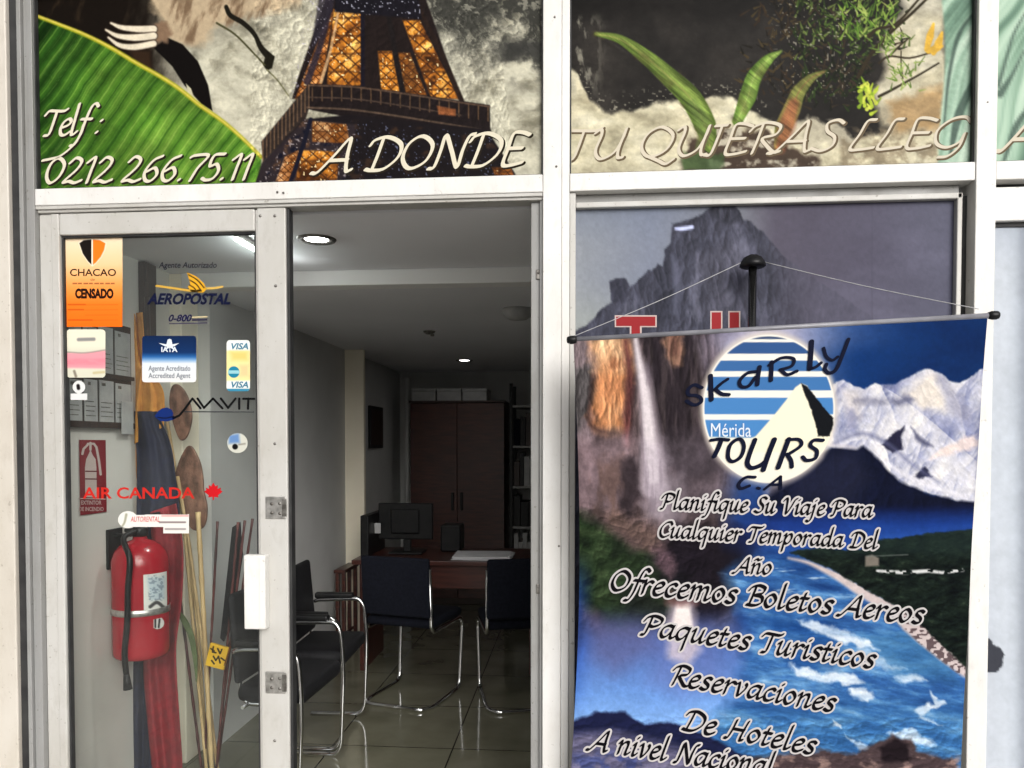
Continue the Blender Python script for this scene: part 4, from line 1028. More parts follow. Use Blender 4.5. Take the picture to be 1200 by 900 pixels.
def paint_banner(p):
    U, Vv = p.U, p.V
    n = fbm(U, Vv, 60, 60, 2, 5); nf = fbm(U, Vv, 12, 40, 4, 6, .6)
    # base: blue dusk sky
    p.c[:] = p.grad([(0, (84, 96, 150)), (.35, (34, 60, 118)), (.6, (18, 54, 112)), (1, (16, 44, 92))], (U - 670) / 490)
    p.mix(sstep(.45, .75, fbm(U, Vv, 90, 40, 6)) * .5 * (U > 960), (14, 34, 78)); p.mix(sstep(412, 384, Vv - (1157 - U) * .056) * sstep(1080, 930, U) * .5, (120, 136, 184))
    # clouds round the logo
    c = sstep(770, 830, U) * sstep(1010, 900, U) * sstep(600, 470, Vv); p.mix(c * (.55 + .5 * n), (186, 178, 194))
    p.mix(sstep(800, 830, U) * sstep(880, 850, U) * sstep(416, 392, Vv + 14 * n) * .6, (104, 98, 118))
    # cliff, left
    left = sstep(862, 826, U + 18 * (n - .5) - .05 * (Vv - 400) + 12 * sstep(420, 390, Vv) )
    cl = p.grad([(0, (30, 24, 28)), (.4, (66, 54, 56)), (.7, (100, 84, 84)), (1, (146, 126, 122))], np.clip(.6 * nf + .4 * n - .06, 0, 1)); p.c += (cl - p.c) * left[:, None]
    p.mix(p.poly_mask([(665, 392), (700, 392), (694, 420), (688, 460), (696, 520), (665, 520)], 10, warp=8) * .85, (126, 112, 116)); p.mix(p.poly_mask([(665, 430), (692, 428), (696, 470), (684, 500), (672, 520), (665, 520)], 10, warp=8) * .7, (62, 62, 62))
    om = p.poly_mask([(690, 400), (704, 394), (738, 392), (739, 420), (735, 470), (733, 506), (716, 512), (700, 506), (692, 494), (697, 462), (696, 430)], 15, warp=10, wscale=14)
    oc = p.grad([(0, (134, 82, 58)), (.5, (198, 134, 90)), (1, (230, 188, 146))], np.clip(fbm(U, Vv, 22, 50, 11, 5) * 1.1 + .15 * sstep(450, 430, Vv) - .12 * sstep(470, 500, Vv), 0, 1)); p.c += (oc - p.c) * (om * .95)[:, None]
    p.mix(p.poly_mask([(706, 412), (724, 410), (730, 424), (718, 430)], 8, warp=6) * sstep(.4, .6, nf) * .6, (120, 66, 44)); p.stroke([(694, 440), (692, 470), (690, 492), (700, 504), (720, 508)], (4, 5, 4, 2), (58, 42, 40), 5, .7); p.stroke([(733, 400), (738, 440), (736, 480), (734, 520)], (7, 9, 9, 8), (84, 46, 46), 7, .85)
    rc1 = relief(U + 10 * n, Vv, 13, 44, 15, .5); p.shade(left * sstep(640, 560, Vv), rc1, .30)
    # dark wall right of the fall
    p.mix(p.poly_mask([(752, 392), (830, 392), (832, 440), (842, 500), (852, 550), (806, 560), (772, 540), (766, 470), (754, 430)], 8, warp=6) * .82, (36, 31, 36))
    p.mix(sstep(.5, .72, fbm(U, Vv, 7, 60, 41, 5)) * p.poly_mask([(756, 392), (830, 392), (840, 520), (770, 520)], 8) * .4, (92, 80, 80))
    p.mix(p.poly_mask([(775, 402), (784, 389), (798, 389), (801, 410), (799, 430), (790, 432), (781, 420)], 7, warp=4) * .8, (150, 112, 92)); p.stroke([(790, 396), (790, 412)], (10, 12), (86, 58, 52), 7, .6)
    p.mix(p.poly_mask([(812, 392), (850, 392), (842, 420), (826, 440)], 12, warp=5) * .5, (120, 112, 128))
    p.shade(left * sstep(560, 520, Vv) * sstep(742, 752, U), relief(U, Vv, 9, 40, 19, .3), .26)
    # mist
    p.mix(p.poly_mask([(670, 506), (740, 508), (748, 560), (744, 590), (700, 600), (670, 590)], 26, warp=10, wscale=26) * .8, (132, 112, 118))
    p.mix(p.poly_mask([(770, 510), (840, 512), (862, 560), (840, 600), (780, 610), (756, 590)], 26, warp=10, wscale=26) * .75, (92, 82, 90))
    p.mix(p.poly_mask([(694, 540), (732, 536), (738, 590), (724, 610), (700, 600)], 18, warp=10) * .6 * sstep(.35, .65, nf), (84, 64, 56))
    p.mix(p.poly_mask([(728, 540), (748, 530), (752, 580), (738, 604), (726, 596)], 10, warp=5) * .8, (40, 34, 38))
    # green slope and dark gorge
    g = p.poly_mask([(660, 590), (690, 604), (720, 626), (752, 644), (780, 660), (806, 676), (800, 704), (760, 736), (720, 742), (690, 716), (660, 690)], 16, warp=9, wscale=20)
    gc = p.grad([(0, (16, 22, 18)), (.5, (34, 50, 30)), (1, (66, 84, 54))], np.clip(fbm(U, Vv, 16, 12, 23, 5) * 1.2 - .1, 0, 1)); p.c += (gc - p.c) * (g * .92)[:, None]
    p.mix(p.poly_mask([(700, 596), (750, 610), (790, 640), (770, 650), (716, 622)], 14, warp=6) * .6, (104, 84, 76))
    d = p.poly_mask([(790, 612), (900, 620), (905, 660), (880, 690), (860, 712), (830, 740), (800, 730), (788, 700), (760, 660)], 18, warp=10, wscale=20); p.mix(d * .9, (22, 19, 26))
    p.mix(p.poly_mask([(764, 640), (776, 636), (792, 660), (786, 680), (770, 664)], 8, warp=5) * .65, (108, 84, 92))
    p.poly([(742, 690), (784, 706), (786, 742), (750, 744), (730, 720)], (24, 26, 26), 14, .75)
    p.shade(p.poly_mask([(665, 590), (840, 610), (860, 740), (665, 745)], 20), relief(U, Vv, 16, 13, 25, .9), .26); p.shade(p.poly_mask([(670, 500), (860, 500), (850, 640), (670, 610)], 20), fbm(U, Vv, 18, 24, 26, 6, .65) * 2 - 1, .45)
    # fall
    p.stroke([(744, 394), (748, 416), (755, 446), (760, 490), (764, 530), (766, 570)], (4, 8, 15, 20, 24, 30), (170, 158, 166), 8, .9)
    p.stroke([(745, 398), (750, 430), (757, 470), (762, 520), (766, 560)], (3, 6, 10, 12, 14), (222, 212, 216), 5, .95)
    p.mix(p.poly_mask([(752, 520), (778, 520), (784, 590), (782, 612), (756, 606)], 18, warp=6) * .6, (186, 174, 186)); p.mix(sstep(.55, .75, fbm(U, Vv, 5, 40, 47, 4)) * p.poly_mask([(744, 420), (766, 420), (780, 600), (752, 600)], 4) * .35, (110, 98, 110))
    p.mix(p.poly_mask([(772, 560), (800, 556), (802, 610), (776, 616)], 14) * .35, (160, 150, 160))
    # blue lake of sky, lower left
    b = sstep(706, 756, Vv + 12 * (n - .5) - 40 * sstep(690, 672, U)) * sstep(900, 850, U - .4 * (Vv - 750)); bc = p.grad([(0, (64, 78, 134)), (.4, (84, 112, 176)), (.75, (104, 146, 212)), (1, (126, 168, 226))], np.clip((Vv - 720) / 125 + .15 * (n - .5), 0, 1)); p.c += (bc - p.c) * b[:, None]
    p.mix(sstep(706, 668, U + 10 * n) * sstep(640, 700, Vv) * sstep(860, 760, Vv) * .7, (34, 84, 196))
    p.mix(p.poly_mask([(690, 724), (760, 730), (770, 760), (720, 790), (694, 770)], 24) * .5, (96, 92, 132)); p.mix(p.poly_mask([(770, 740), (830, 730), (850, 800), (800, 820), (760, 800)], 24) * .4, (96, 104, 160))
    # cascade
    p.poly([(788, 708), (812, 708), (816, 736), (822, 762), (806, 780), (782, 770), (782, 736)], (196, 184, 196), 12, .85, warp=3); p.poly([(793, 706), (808, 706), (812, 740), (786, 742)], (236, 226, 222), 5, .9); p.poly([(776, 694), (822, 690), (818, 710), (782, 710)], (120, 84, 84), 8, .7, warp=4)
    # snowy range, right
    dark = [(905, 560), (930, 540), (958, 528), (975, 524), (1004, 526), (1012, 522), (1030, 540), (1054, 564), (1086, 578), (1120, 586), (1160, 590), (1160, 660), (900, 660), (900, 580)]
    snow = [(960, 520), (976, 450), (987, 445), (1000, 452), (1014, 455), (1022, 450), (1046, 451), (1056, 446), (1075, 436), (1090, 432), (1100, 436), (1112, 446), (1126, 449), (1140, 440), (1148, 434), (1164, 430), (1164, 600), (1120, 588), (1060, 570), (1020, 540), (990, 530)]
    m = p.poly_mask(snow, 2.2, warp=2, wscale=6)
    sc = p.grad([(0, (62, 70, 108)), (.35, (132, 138, 172)), (.62, (202, 202, 214)), (1, (244, 240, 236))], np.clip(.62 + .13 * relief(U + .5 * Vv, Vv - .4 * U, 44, 80, 27, .6, 4) + .22 * relief(U - .4 * Vv, Vv + .3 * U, 110, 120, 77, .4, 2) + .6 * (fbm(U + .6 * Vv, Vv - .5 * U, 24, 44, 28, 4) - .5), 0, 1)); p.c += (sc - p.c) * m[:, None]
    for pts, cc, a, s in (([(1058, 462), (1084, 440), (1096, 436), (1102, 452), (1110, 480), (1082, 482)], (232, 220, 204), .75, 12), ([(1040, 468), (1060, 462), (1074, 468), (1066, 474), (1050, 474)], (96, 98, 124), .8, 7), ([(1096, 438), (1104, 440), (1126, 466), (1140, 484), (1136, 500), (1116, 488)], (150, 150, 172), .7, 10), ([(986, 455), (1010, 460), (1010, 490), (996, 500)], (206, 198, 196), .7, 10), ([(994, 478), (1006, 490), (1006, 512), (992, 500)], (124, 128, 164), .6, 8), ([(1096, 530), (1130, 512), (1146, 508), (1146, 522), (1110, 534), (1088, 538)], (236, 216, 208), .85, 5), ([(1074, 480), (1140, 496), (1146, 510), (1100, 500)], (150, 154, 184), .6, 9), ([(1000, 466), (1036, 466), (1040, 474), (1004, 474)], (120, 120, 140), .6, 6)):
        p.mix(p.poly_mask(pts, s, warp=4, wscale=8) * a * m, cc)
    p.poly([(1033, 521), (1046, 508), (1061, 499), (1056, 514), (1058, 526), (1046, 531)], (36, 36, 58), 3, 1, warp=2, wscale=5); p.poly([(1068, 500), (1074, 508), (1094, 524), (1086, 524), (1072, 514)], (70, 72, 100), 4, .8, warp=2); p.poly([(1072, 558), (1084, 546), (1088, 552), (1092, 558), (1076, 562)], (34, 36, 60), 3, .95, warp=3, wscale=5)
    p.stroke([(976, 520), (1010, 508), (1040, 520), (1070, 545), (1100, 565)], (3, 5, 4, 3), (96, 100, 134), 5, .6)
    p.stroke([(1030, 536), (1060, 556), (1092, 570), (1130, 582)], (3, 6, 6, 4), (226, 224, 232), 4, .8); p.mix(sstep(1138, 1152, U) * m * sstep(450, 520, Vv) * .6, (70, 72, 96))
    p.shade(m, relief(U - .5 * Vv, Vv + .3 * U, 14, 26, 29, 2.4, 4), .05)
    dm_ = p.poly(dark, (16, 20, 40), 4, 1, warp=2); p.shade(dm_, relief(U, Vv, 20, 26, 31, .7), .18); p.mix(p.poly_mask([(930, 560), (975, 530), (1004, 530), (1020, 560), (1000, 590), (920, 590)], 20) * .45, (42, 44, 66)); p.stroke([(960, 530), (978, 522), (1002, 525)], (3, 4), (206, 200, 206), 4, .7); p.stroke([(900, 576), (930, 556), (960, 536)], (8, 10, 6), (150, 140, 150), 9, .6)
    # evening band and the coast
    sky2 = sstep(588, 602, Vv - 0 * U) * (U > 860) * sstep(860, 920, U); bc = p.grad([(0, (16, 24, 60)), (.5, (26, 56, 128)), (1, (40, 80, 160))], np.clip((Vv - 592) / 44 + .25 * (fbm(U, Vv, 60, 8, 29) - .5), 0, 1)); p.c += (bc - p.c) * sky2[:, None]
    p.mix(p.poly_mask([(850, 612), (980, 606), (1010, 640), (900, 650), (850, 640)], 20) * .35, (24, 40, 104))
    # sea
    sea = p.poly_mask([(850, 672), (905, 644), (960, 652), (1010, 690), (1060, 720), (1110, 770), (1140, 800), (1140, 1010), (660, 1010), (860, 820), (880, 740)], 22, warp=6)
    se = p.grad([(0, (26, 58, 114)), (.4, (52, 98, 158)), (.65, (92, 142, 192)), (1, (170, 198, 222))], np.clip(fbm(U + 1.2 * Vv, Vv - .25 * U, 60, 12, 35, 6, .6) * 1.25 - .14 - .12 * sstep(760, 700, Vv), 0, 1)); p.c += (se - p.c) * sea[:, None]
    p.mix(sea * sstep(800, 860, Vv) * .4, (52, 104, 150)); p.mix(sea * sstep(.62, .80, fbm(U, Vv, 40, 6, 39, 5, .6)) * sstep(740, 680, Vv) * .75, (190, 212, 230))
    p.mix(p.poly_mask([(900, 722), (960, 726), (985, 750), (980, 790), (930, 780), (898, 750)], 14, warp=6) * .5, (24, 66, 128)); p.mix(p.poly_mask([(1010, 744), (1080, 736), (1110, 770), (1124, 800), (1050, 792)], 14) * .6, (58, 108, 152))
    p.shade(sea, relief(U + .4 * Vv, Vv, 26, 6, 45, 1.4, 4), .07)
    def wave(pts, a=.9, s=4): p.mix(p.poly_mask(pts, s, warp=5, wscale=9, seed=51) * a * (.45 + .8 * fbm(U + Vv, Vv - .2 * U, 26, 7, 43, 5, .6)), (226, 234, 242))
    wave([(934, 726), (960, 728), (990, 738), (1016, 752), (1030, 762), (1000, 756), (968, 744), (946, 738)]); wave([(1000, 752), (1022, 764), (1040, 778), (1062, 784), (1036, 784), (1010, 772)], .5)
    wave([(924, 778), (956, 786), (1000, 790), (1012, 800), (990, 802), (950, 796), (934, 790)]); wave([(996, 806), (1016, 806), (1024, 816), (1016, 824), (998, 814)], .95); wave([(1044, 792), (1070, 790), (1086, 798), (1058, 800)], .75)
    wave([(1088, 808), (1098, 816), (1108, 824), (1092, 830), (1080, 840), (1104, 850), (1080, 844), (1072, 832), (1084, 824), (1094, 824)], .8, 3); wave([(976, 845), (984, 848), (986, 854), (976, 852)], .95, 3); wave([(990, 860), (1010, 870), (1026, 882), (1008, 878)], .7, 3); wave([(1040, 860), (1070, 854), (1092, 866), (1096, 876), (1060, 872)], .75)
    # beach and wood
    p.stroke([(924, 654), (946, 659), (964, 667), (984, 677), (1004, 690), (1024, 702), (1046, 714), (1066, 730), (1086, 746), (1108, 766), (1132, 788)], (2, 4, 6, 9, 11, 12, 12, 22, 24, 20, 12), (206, 188, 184), 4, .95)
    p.mix(p.stroke_mask(curve_pts([(1060, 726), (1084, 744), (1110, 766), (1132, 788)]), (14, 24, 22, 14), 3) * sstep(.45, .55, vnoise(U / 4.0, Vv / 2.2, 57)) * .8, (72, 56, 60))
    wood = [(925, 647), (960, 642), (1000, 645), (1020, 640), (1030, 632), (1060, 630), (1096, 624), (1140, 620), (1140, 790), (1112, 764), (1090, 742), (1064, 720), (1046, 708), (1020, 694), (996, 680), (968, 664), (944, 655)]
    wm = p.poly_mask(wood, 2.5, warp=2, wscale=6); wc = p.grad([(0, (10, 14, 16)), (.6, (26, 36, 30)), (1, (64, 74, 58))], np.clip(fbm(U, Vv, 12, 7, 61, 5, .6) * 1.2 - .22, 0, 1)); p.c += (wc - p.c) * wm[:, None]
    p.shade(wm, relief(U, Vv, 10, 6, 47, 1.0), .24); p.mix(wm * sstep(660, 640, Vv) * .4, (42, 60, 56)); p.poly([(1014, 652), (1022, 650), (1030, 654), (1030, 663), (1014, 664)], (140, 130, 120), 2.5, .8); p.mix(p.stroke_mask([(1028, 669), (1060, 671), (1088, 669), (1104, 671), (1128, 668)], (3, 5, 3, 4), 2) * sstep(.4, .55, vnoise(U / 4, Vv / 3, 63)), (206, 206, 206)); p.stroke([(1016, 652), (1064, 650)], 1.3, (110, 116, 112), 1.2, .6)
    # hills and rocks along the foot
    hill = [(660, 850), (680, 842), (700, 834), (716, 834), (732, 834), (742, 842), (756, 848), (770, 846), (786, 848), (806, 852), (830, 862), (860, 880), (900, 900), (940, 1000), (660, 1000)]
    p.poly(hill, (26, 30, 60), 4, 1, warp=2.5, wscale=8); p.mix(p.poly_mask([(664, 862), (720, 858), (780, 872), (840, 894), (840, 1000), (664, 1000)], 16) * (.35 + .5 * fbm(U, Vv, 30, 8, 65)), (150, 142, 166)); p.mix(p.poly_mask([(672, 884), (720, 880), (760, 890), (780, 1000), (664, 1000)], 12) * .7 * sstep(.35, .6, fbm(U, Vv, 10, 10, 67)), (52, 64, 116))
    p.poly([(850, 890), (900, 884), (960, 880), (1004, 884), (1030, 868), (1046, 862), (1066, 866), (1072, 880), (1096, 884), (1120, 892), (1126, 1000), (840, 1000)], (70, 54, 54), 5, .95, warp=5, wscale=12); p.mix(p.poly_mask([(900, 886), (1126, 886), (1126, 1000), (900, 1000)], 8) * sstep(.45, .7, fbm(U, Vv, 14, 8, 69, 5)) * .7, (172, 142, 132)); p.poly([(1030, 876), (1048, 866), (1064, 872), (1066, 892), (1036, 894)], (28, 22, 26), 5, .95, warp=3)
    p.mix(sstep(906, 1000, Vv) * .85, (60, 62, 92))
    p.shade(sstep(832, 850, Vv), relief(U, Vv, 18, 10, 49, 1.0), .18); p.grain(.10, 4.5)
    # logo disc
    r = np.hypot((U - 901) / 77.5, (Vv - 479) / 87.0)
    p.mix(sstep(1.10, .97, r) * sstep(620, 520, Vv), (216, 206, 196))
    disc = sstep(1.01, .985, r); p.mix(disc, (240, 236, 226))
    for a, b, cc in ((394, 397.5, (56, 76, 110)), (401, 414.5, (52, 86, 138)), (422.5, 435, (60, 104, 160)), (441.5, 457.5, (66, 116, 174)), (466, 485.5, (74, 130, 190)), (492, 540, (76, 134, 194))):
        p.mix(sstep(.985, .965, r) * sstep(a - .7, a + .7, Vv) * sstep(b + .7, b - .7, Vv), cc)
    lower = p.poly_mask([(820, 512), (836, 512), (880, 513), (900, 508), (1000, 508), (1000, 600), (820, 600)], 2); p.mix(disc * lower, (240, 234, 218))
    peak = [(882, 515), (892, 504), (906, 488), (922, 468), (932, 454), (939, 449), (946, 452), (960, 480), (978, 505), (978, 530), (880, 530)]
    p.mix(disc * p.poly_mask(peak, 1.4), (244, 236, 210))
    p.mix(p.poly_mask([(939, 449), (947, 454), (958, 468), (968, 480), (977, 490), (976, 500), (972, 511), (958, 511), (957, 502), (954, 492), (950, 478), (944, 464)], 1.4, warp=1.2, wscale=4), (20, 22, 26))
    p.mix(sstep(4.5, 0, np.abs(U - 668 - 0)) * .0, (0, 0, 0))

BT = [('Planifique Su Viaje Para', (774, 596), (1022, 606), 11.8), ('Cualquier Temporada Del', (771, 629), (1028, 643), 11.8), ('A~o', (862, 671), (904, 673), 11.8),
      ('Ofrecemos Boletos Aereos', (713, 691), (1081, 731), 15.6), ('Paquetes Turisticos', (751, 743), (1024, 783), 15.2), ('Reservaciones', (784, 801), (977, 834), 15.2),
      ('De Hoteles', (799, 854), (954, 884), 15.2), ('A nivel Nacional', (692, 878), (905, 909), 15.2)]
def banner_build():
    t = thing('advertising_banner', 'blue printed banner of falls, snowy peaks and surf with travel offers in script', 'banner', V3((TL + TR) / 2))
    P = Print(); P.grid(lambda s, q: banner_surf(s, q * TMAX), 520, 620, paint_banner)
    halo, glow, ink = [], [], []
    for txt, a, b, xh in BT:
        st = line_strokes(txt, a, b, xh * .98, .19, .10); w = xh * .155
        P.ink_strokes(st, (w + 2.3, w * .4 + 2.1, R(40)), on_banner(.0016), (200, 195, 195), .45)
        P.ink_strokes(st, (w, w * .34, R(42)), on_banner(.0030), (18, 16, 20), .36)
    zz = lambda pts: [np.array((780 + x * .2222, 380 + y * .2222)) for x, y in curve_pts(pts, 6)]
    logo = [([(190, 335), (150, 320), (118, 345), (122, 372), (160, 376), (185, 390), (184, 412), (150, 426), (110, 405)], 9), ([(236, 272), (238, 335), (240, 398)], 13), ([(326, 290), (290, 315), (258, 345)], 8), ([(262, 345), (295, 368), (332, 372)], 10),
            ([(480, 250), (430, 258), (390, 298), (398, 328), (436, 326), (472, 280)], 9), ([(494, 226), (486, 275), (482, 318)], 12), ([(558, 200), (556, 250), (554, 296)], 11), ([(545, 216), (610, 178), (672, 182), (664, 220), (604, 240)], 8), ([(604, 240), (640, 266), (690, 248)], 9),
            ([(768, 92), (764, 160), (758, 236)], 14), ([(758, 236), (790, 226), (818, 204)], 8), ([(832, 126), (846, 170), (878, 190), (906, 172)], 7), ([(962, 80), (928, 170), (896, 240), (860, 258), (838, 238), (846, 212)], 10),
            ([(238, 612), (280, 606), (330, 610)], 9), ([(292, 612), (278, 650), (256, 696)], 13), ([(375, 608), (338, 640), (328, 700), (352, 724), (394, 700), (412, 650), (400, 612), (375, 608)], 10), ([(470, 610), (440, 690), (430, 735), (452, 758), (496, 745), (524, 725)], 13), ([(572, 608), (540, 690), (514, 768)], 15),
            ([(648, 606), (620, 680), (592, 756)], 14), ([(640, 610), (700, 608), (712, 640), (640, 690)], 9), ([(640, 686), (660, 720), (664, 752)], 11), ([(828, 612), (780, 612), (762, 640), (796, 668), (786, 708), (742, 718), (722, 700)], 10),
            ([(470, 806), (420, 808), (384, 842), (396, 866), (440, 852)], 8), ([(520, 870), (560, 838), (604, 804)], 6), ([(604, 804), (604, 840), (604, 866)], 8), ([(552, 846), (580, 846), (606, 846)], 6), ([(484, 862), (488, 864), (494, 866)], 6), ([(634, 874), (640, 876), (646, 878)], 6)]
    for pts, w in logo:
        big = w * .2222; P.ink_strokes([zz(pts)], (big * .72 + 1.0, big * .58 + .6, R(25)), on_banner(.0030), (20, 24, 44), .36)
    P.type('Mérida', (833, 496, 880, 512), on_banner(.0022), (222, 232, 244), 0.0)
    P.build('printed_sheet', M['banner'], t)
    a, b = banner_surf(np.array([-.004]), np.array([-.004]))[0], banner_surf(np.array([1.016]), np.array([-.006]))[0]
    m = MB(); m.tube([V3(a) + Vector((0, .006, 0)), V3(b) + Vector((0, .006, 0))], .0075, 12); m.build('rod', M['rod'], t)
    for q, s in ((a, -1), (b, 1)):
        k = MB(); q = V3(q) + Vector((0, .006, 0)); k.lathe([(0, -.016), (.009, -.014), (.0125, -.004), (.0125, .008), (.010, .014), (0, .016)], q, 'X', 16); k.build('end_cap', M['black_plastic'], t)
    pk = on_y(882, 306, -0.045)
    for q in (a, b):
        q = V3(q) + Vector((0, .004, .008)); e = V3(pk) + Vector((.0 if q.x > pk[0] else -.0, .0, -.002)); e.x += .03 if q.x > pk[0] else -.03
        if q.x > pk[0]: q = q + (e - q) * .06
        k = MB(); mid = (q + e) / 2 + Vector((0, 0, -.006)); k.tube([Vector(v) for v in curve_pts([q, mid, e], 6)], .0013, 6); k.build('cord', M['string'], t)
banner_build()

pp = on_y(882, 312, -0.045)
t = thing('banner_pole', 'black pole with domed cap standing behind the banner and holding its cord', 'pole', (pp[0], pp[1], -0.012))
m = MB(); m.tube([(pp[0], pp[1], 0.02), (pp[0], pp[1], pp[2] + .004)], .0125, 20); m.build('shaft', noisy('black_gloss_paint', (0.006, 0.006, 0.006), (0.012, 0.012, 0.012), 0.14, 10, spec=1.0), t)
m = MB(); m.lathe([(0, .036), (.014, .034), (.028, .026), (.037, .012), (.040, 0), (.034, -.004), (.014, -.004), (.0, -.004)], (pp[0], pp[1], pp[2]), 'Z', 28); m.build('cap', M['black_plastic'], t)
m = MB(); m.lathe([(0, .03), (.016, .03), (.036, .012), (.040, .0), (.040, -.011), (0, -.011)], (pp[0], pp[1], 0), 'Z', 32); m.build('base', M['black_plastic'], t)

# ------------------------------------------------------------------ stickers on the door glass
YS = YG - 0.0022
def rr_keep(u0, v0, u1, v1, r):
    def f(u, v):
        x = np.abs(u - (u0 + u1) / 2) - ((u1 - u0) / 2 - r); y = np.abs(v - (v0 + v1) / 2) - ((v1 - v0) / 2 - r)
        return np.hypot(np.maximum(x, 0), np.maximum(y, 0)) <= r + .01
    return f
def sticker(name, label, box, painter, extra=None, r=0.0, cat='sticker', cell=.55, surf_y=None, keep=None):
    y = surf_y or YS
    u0, v0, u1, v1 = box
    a, b, c, d = on_y(u0, v0, y), on_y(u1, v0, y), on_y(u0, v1, y), on_y(u1, v1, y)
    surf = lambda s, q: (a * (1 - s[:, None]) + b * s[:, None]) * (1 - q[:, None]) + (c * (1 - s[:, None]) + d * s[:, None]) * q[:, None]
    P = Print()
    if painter is not None: P.grid(surf, max(int((u1 - u0) / cell), 4), max(int((v1 - v0) / cell), 4), painter, keep or (rr_keep(u0, v0, u1, v1, r) if r else None))
    if extra: extra(P, lambda k=1: plane_map(y - .0005 * k))
    P.build(name, M['sticker'])
    return P
def sticker_o(*a, **k):
    n0 = set(o.name for o in col.objects); sticker(*a, **k)
    o = [x for x in col.objects if x.name not in n0][0]; return tag(o, a[1], k.get('cat', 'sticker'))

def p_orange(p):
    U, Vv = p.U, p.V
    p.c[:] = p.grad([(0, (250, 226, 192)), (.3, (252, 204, 152)), (.55, (252, 158, 78)), (.75, (250, 124, 34)), (1, (246, 112, 22))], np.clip((Vv - 280) / 102 + .0 * U, 0, 1))
    sh = [(93, 285), (98, 281.5), (108, 280.5), (117, 281.5), (123.5, 285), (122, 293), (118, 301), (112, 308), (108, 311), (103, 306), (97, 297)]
    p.poly([(x + (x - 108) * .08, y + (y - 294) * .07) for x, y in sh], (252, 236, 214), 1.2)
    m = p.poly_mask(sh, 1.0); p.mix(m * (U < 107.4), (24, 18, 16)); p.mix(m * (U > 109), (250, 126, 30))
    for y, x0, x1 in ((357, 80, 100), (363, 80, 98), (375, 80, 108)): p.stroke([(x0, y), (x1, y)], 1.5, (196, 76, 14), 1, .8, False)
    for y in (357, 363, 369, 375): p.stroke([(100, y + .4), (138, y)], .8, (214, 92, 22), 1, .7, False)
def x_orange(P, at):
    P.type('CHACAO', (82, 315, 136, 323.5), at(), (44, 22, 12), .012)
    P.type('de', (106, 326, 111, 329), at(), (120, 70, 40)); [P.poly([(85 + 6.4 * k, 331.3), (90.5 + 6.4 * k - k % 2, 331.2), (90.5 + 6.4 * k - k % 2, 333), (85 + 6.4 * k, 333.1)], at(), (176, 104, 58)) for k in range(8)]
    P.type('CENSADO', (88, 338, 133, 350), at(), (36, 14, 10), .055)
sticker_o('certificate_sticker', 'tall orange certificate sticker with black and orange shield, CENSADO in bold', (75.5, 278.5, 143.5, 383), p_orange, x_orange)
def p_pink(p):
    Vv = p.V
    p.c[:] = (236, 228, 206); p.mix(sstep(404, 412, Vv) * .5, (204, 208, 190)); p.poly([(70, 413), (96, 414), (112, 412), (130, 410), (130, 432), (70, 431)], (240, 156, 166), 2.5); p.stroke([(78, 412.5), (100, 413.5), (124, 410)], 1.6, (150, 140, 132), 1.4, .8)
    p.mix(fbm(p.U, Vv, 9, 3, 5) * .5 * sstep(418, 422, Vv) * sstep(430, 426, Vv), (226, 110, 130)); p.stroke([(92, 398), (110, 397.5)], 4, (120, 120, 122), 1.6, .8); p.stroke([(87, 435), (89, 441)], 3, (120, 110, 96), 1.4, .8); p.stroke([(110, 437), (122, 436)], 3, (200, 186, 140), 1.6, .8)
sticker_o('square_sticker', 'rounded cream sticker with a pink band just under the orange certificate', (78, 386, 123.5, 442.5), p_pink, None, 3)
def p_round(p): p.c[:] = (226, 226, 224); p.stroke([(91.5, 452), (92, 455)], 4, (26, 20, 22), 1.4)
kp = lambda u, v: (np.hypot(u - 92.5, v - 453.5) < 7.6) | ((np.abs(u - 92.5) < 10) & (np.abs(v - 465) < 3.9))
sticker_o('lamp_shaped_sticker', 'tiny white sticker of a disc on a bar below the pink sticker', (82, 445, 103, 470), p_round, None, keep=kp, cell=.4)
def p_iata(p):
    Vv = p.V
    p.c[:] = p.grad([(0, (14, 36, 74)), (.36, (16, 48, 96)), (.45, (40, 96, 160)), (.52, (120, 164, 210)), (.6, (222, 228, 234)), (1, (228, 228, 228))], np.clip((Vv - 393) / 55, 0, 1))
def x_iata(P, at):
    w = (222, 230, 238)
    P.poly([(186, 402), (195, 403.5), (196.5, 398), (199, 397), (201, 398), (202, 403.5), (210, 402), (204, 406), (202.5, 406), (204, 410), (199, 407), (194, 410), (195.5, 406), (193.5, 406)], at(), w)
    P.type('IATA', (189, 406.5, 208, 412.5), at(2), w, .03); P.type('Agente Acreditado', (174, 428.5, 223, 436.5), at(), (92, 100, 112), .008); P.type('Accredited Agent', (174, 437, 223, 445), at(), (92, 100, 112), .008)
sticker_o('agent_sticker', 'navy and white agent sticker with a winged globe emblem', (166.5, 393.5, 230, 448), p_iata, x_iata, 2.5)
def p_visa(p):
    p.c[:] = (232, 236, 232); p.poly([(262, 411), (300, 411), (300, 446), (262, 446)], (246, 226, 160), 2); p.poly([(270, 412), (290, 412), (290, 422), (272, 422)], (246, 206, 120), 6); p.poly([(281, 428), (291, 428), (291, 441), (281, 441)], (246, 200, 150), 5, .8)
    m = sstep(7.2, 6.2, np.hypot(p.U - 274, p.V - 436)); p.mix(m, (30, 128, 160)); p.mix(m * (np.abs(p.V - 436) < 2), (150, 206, 214)); p.mix(p.V > 455.5, (60, 140, 170))
def x_visa(P, at):
    P.type('VISA', (271, 402, 291, 409.5), at(), (64, 124, 150), .03, .25); P.type('VISA', (271, 447, 291, 454.5), at(), (64, 124, 150), .03, .25)
sticker_o('card_sticker', 'upright white and yellow payment card sticker near the door edge', (265.5, 398.5, 293, 458.5), p_visa, x_visa, 3)

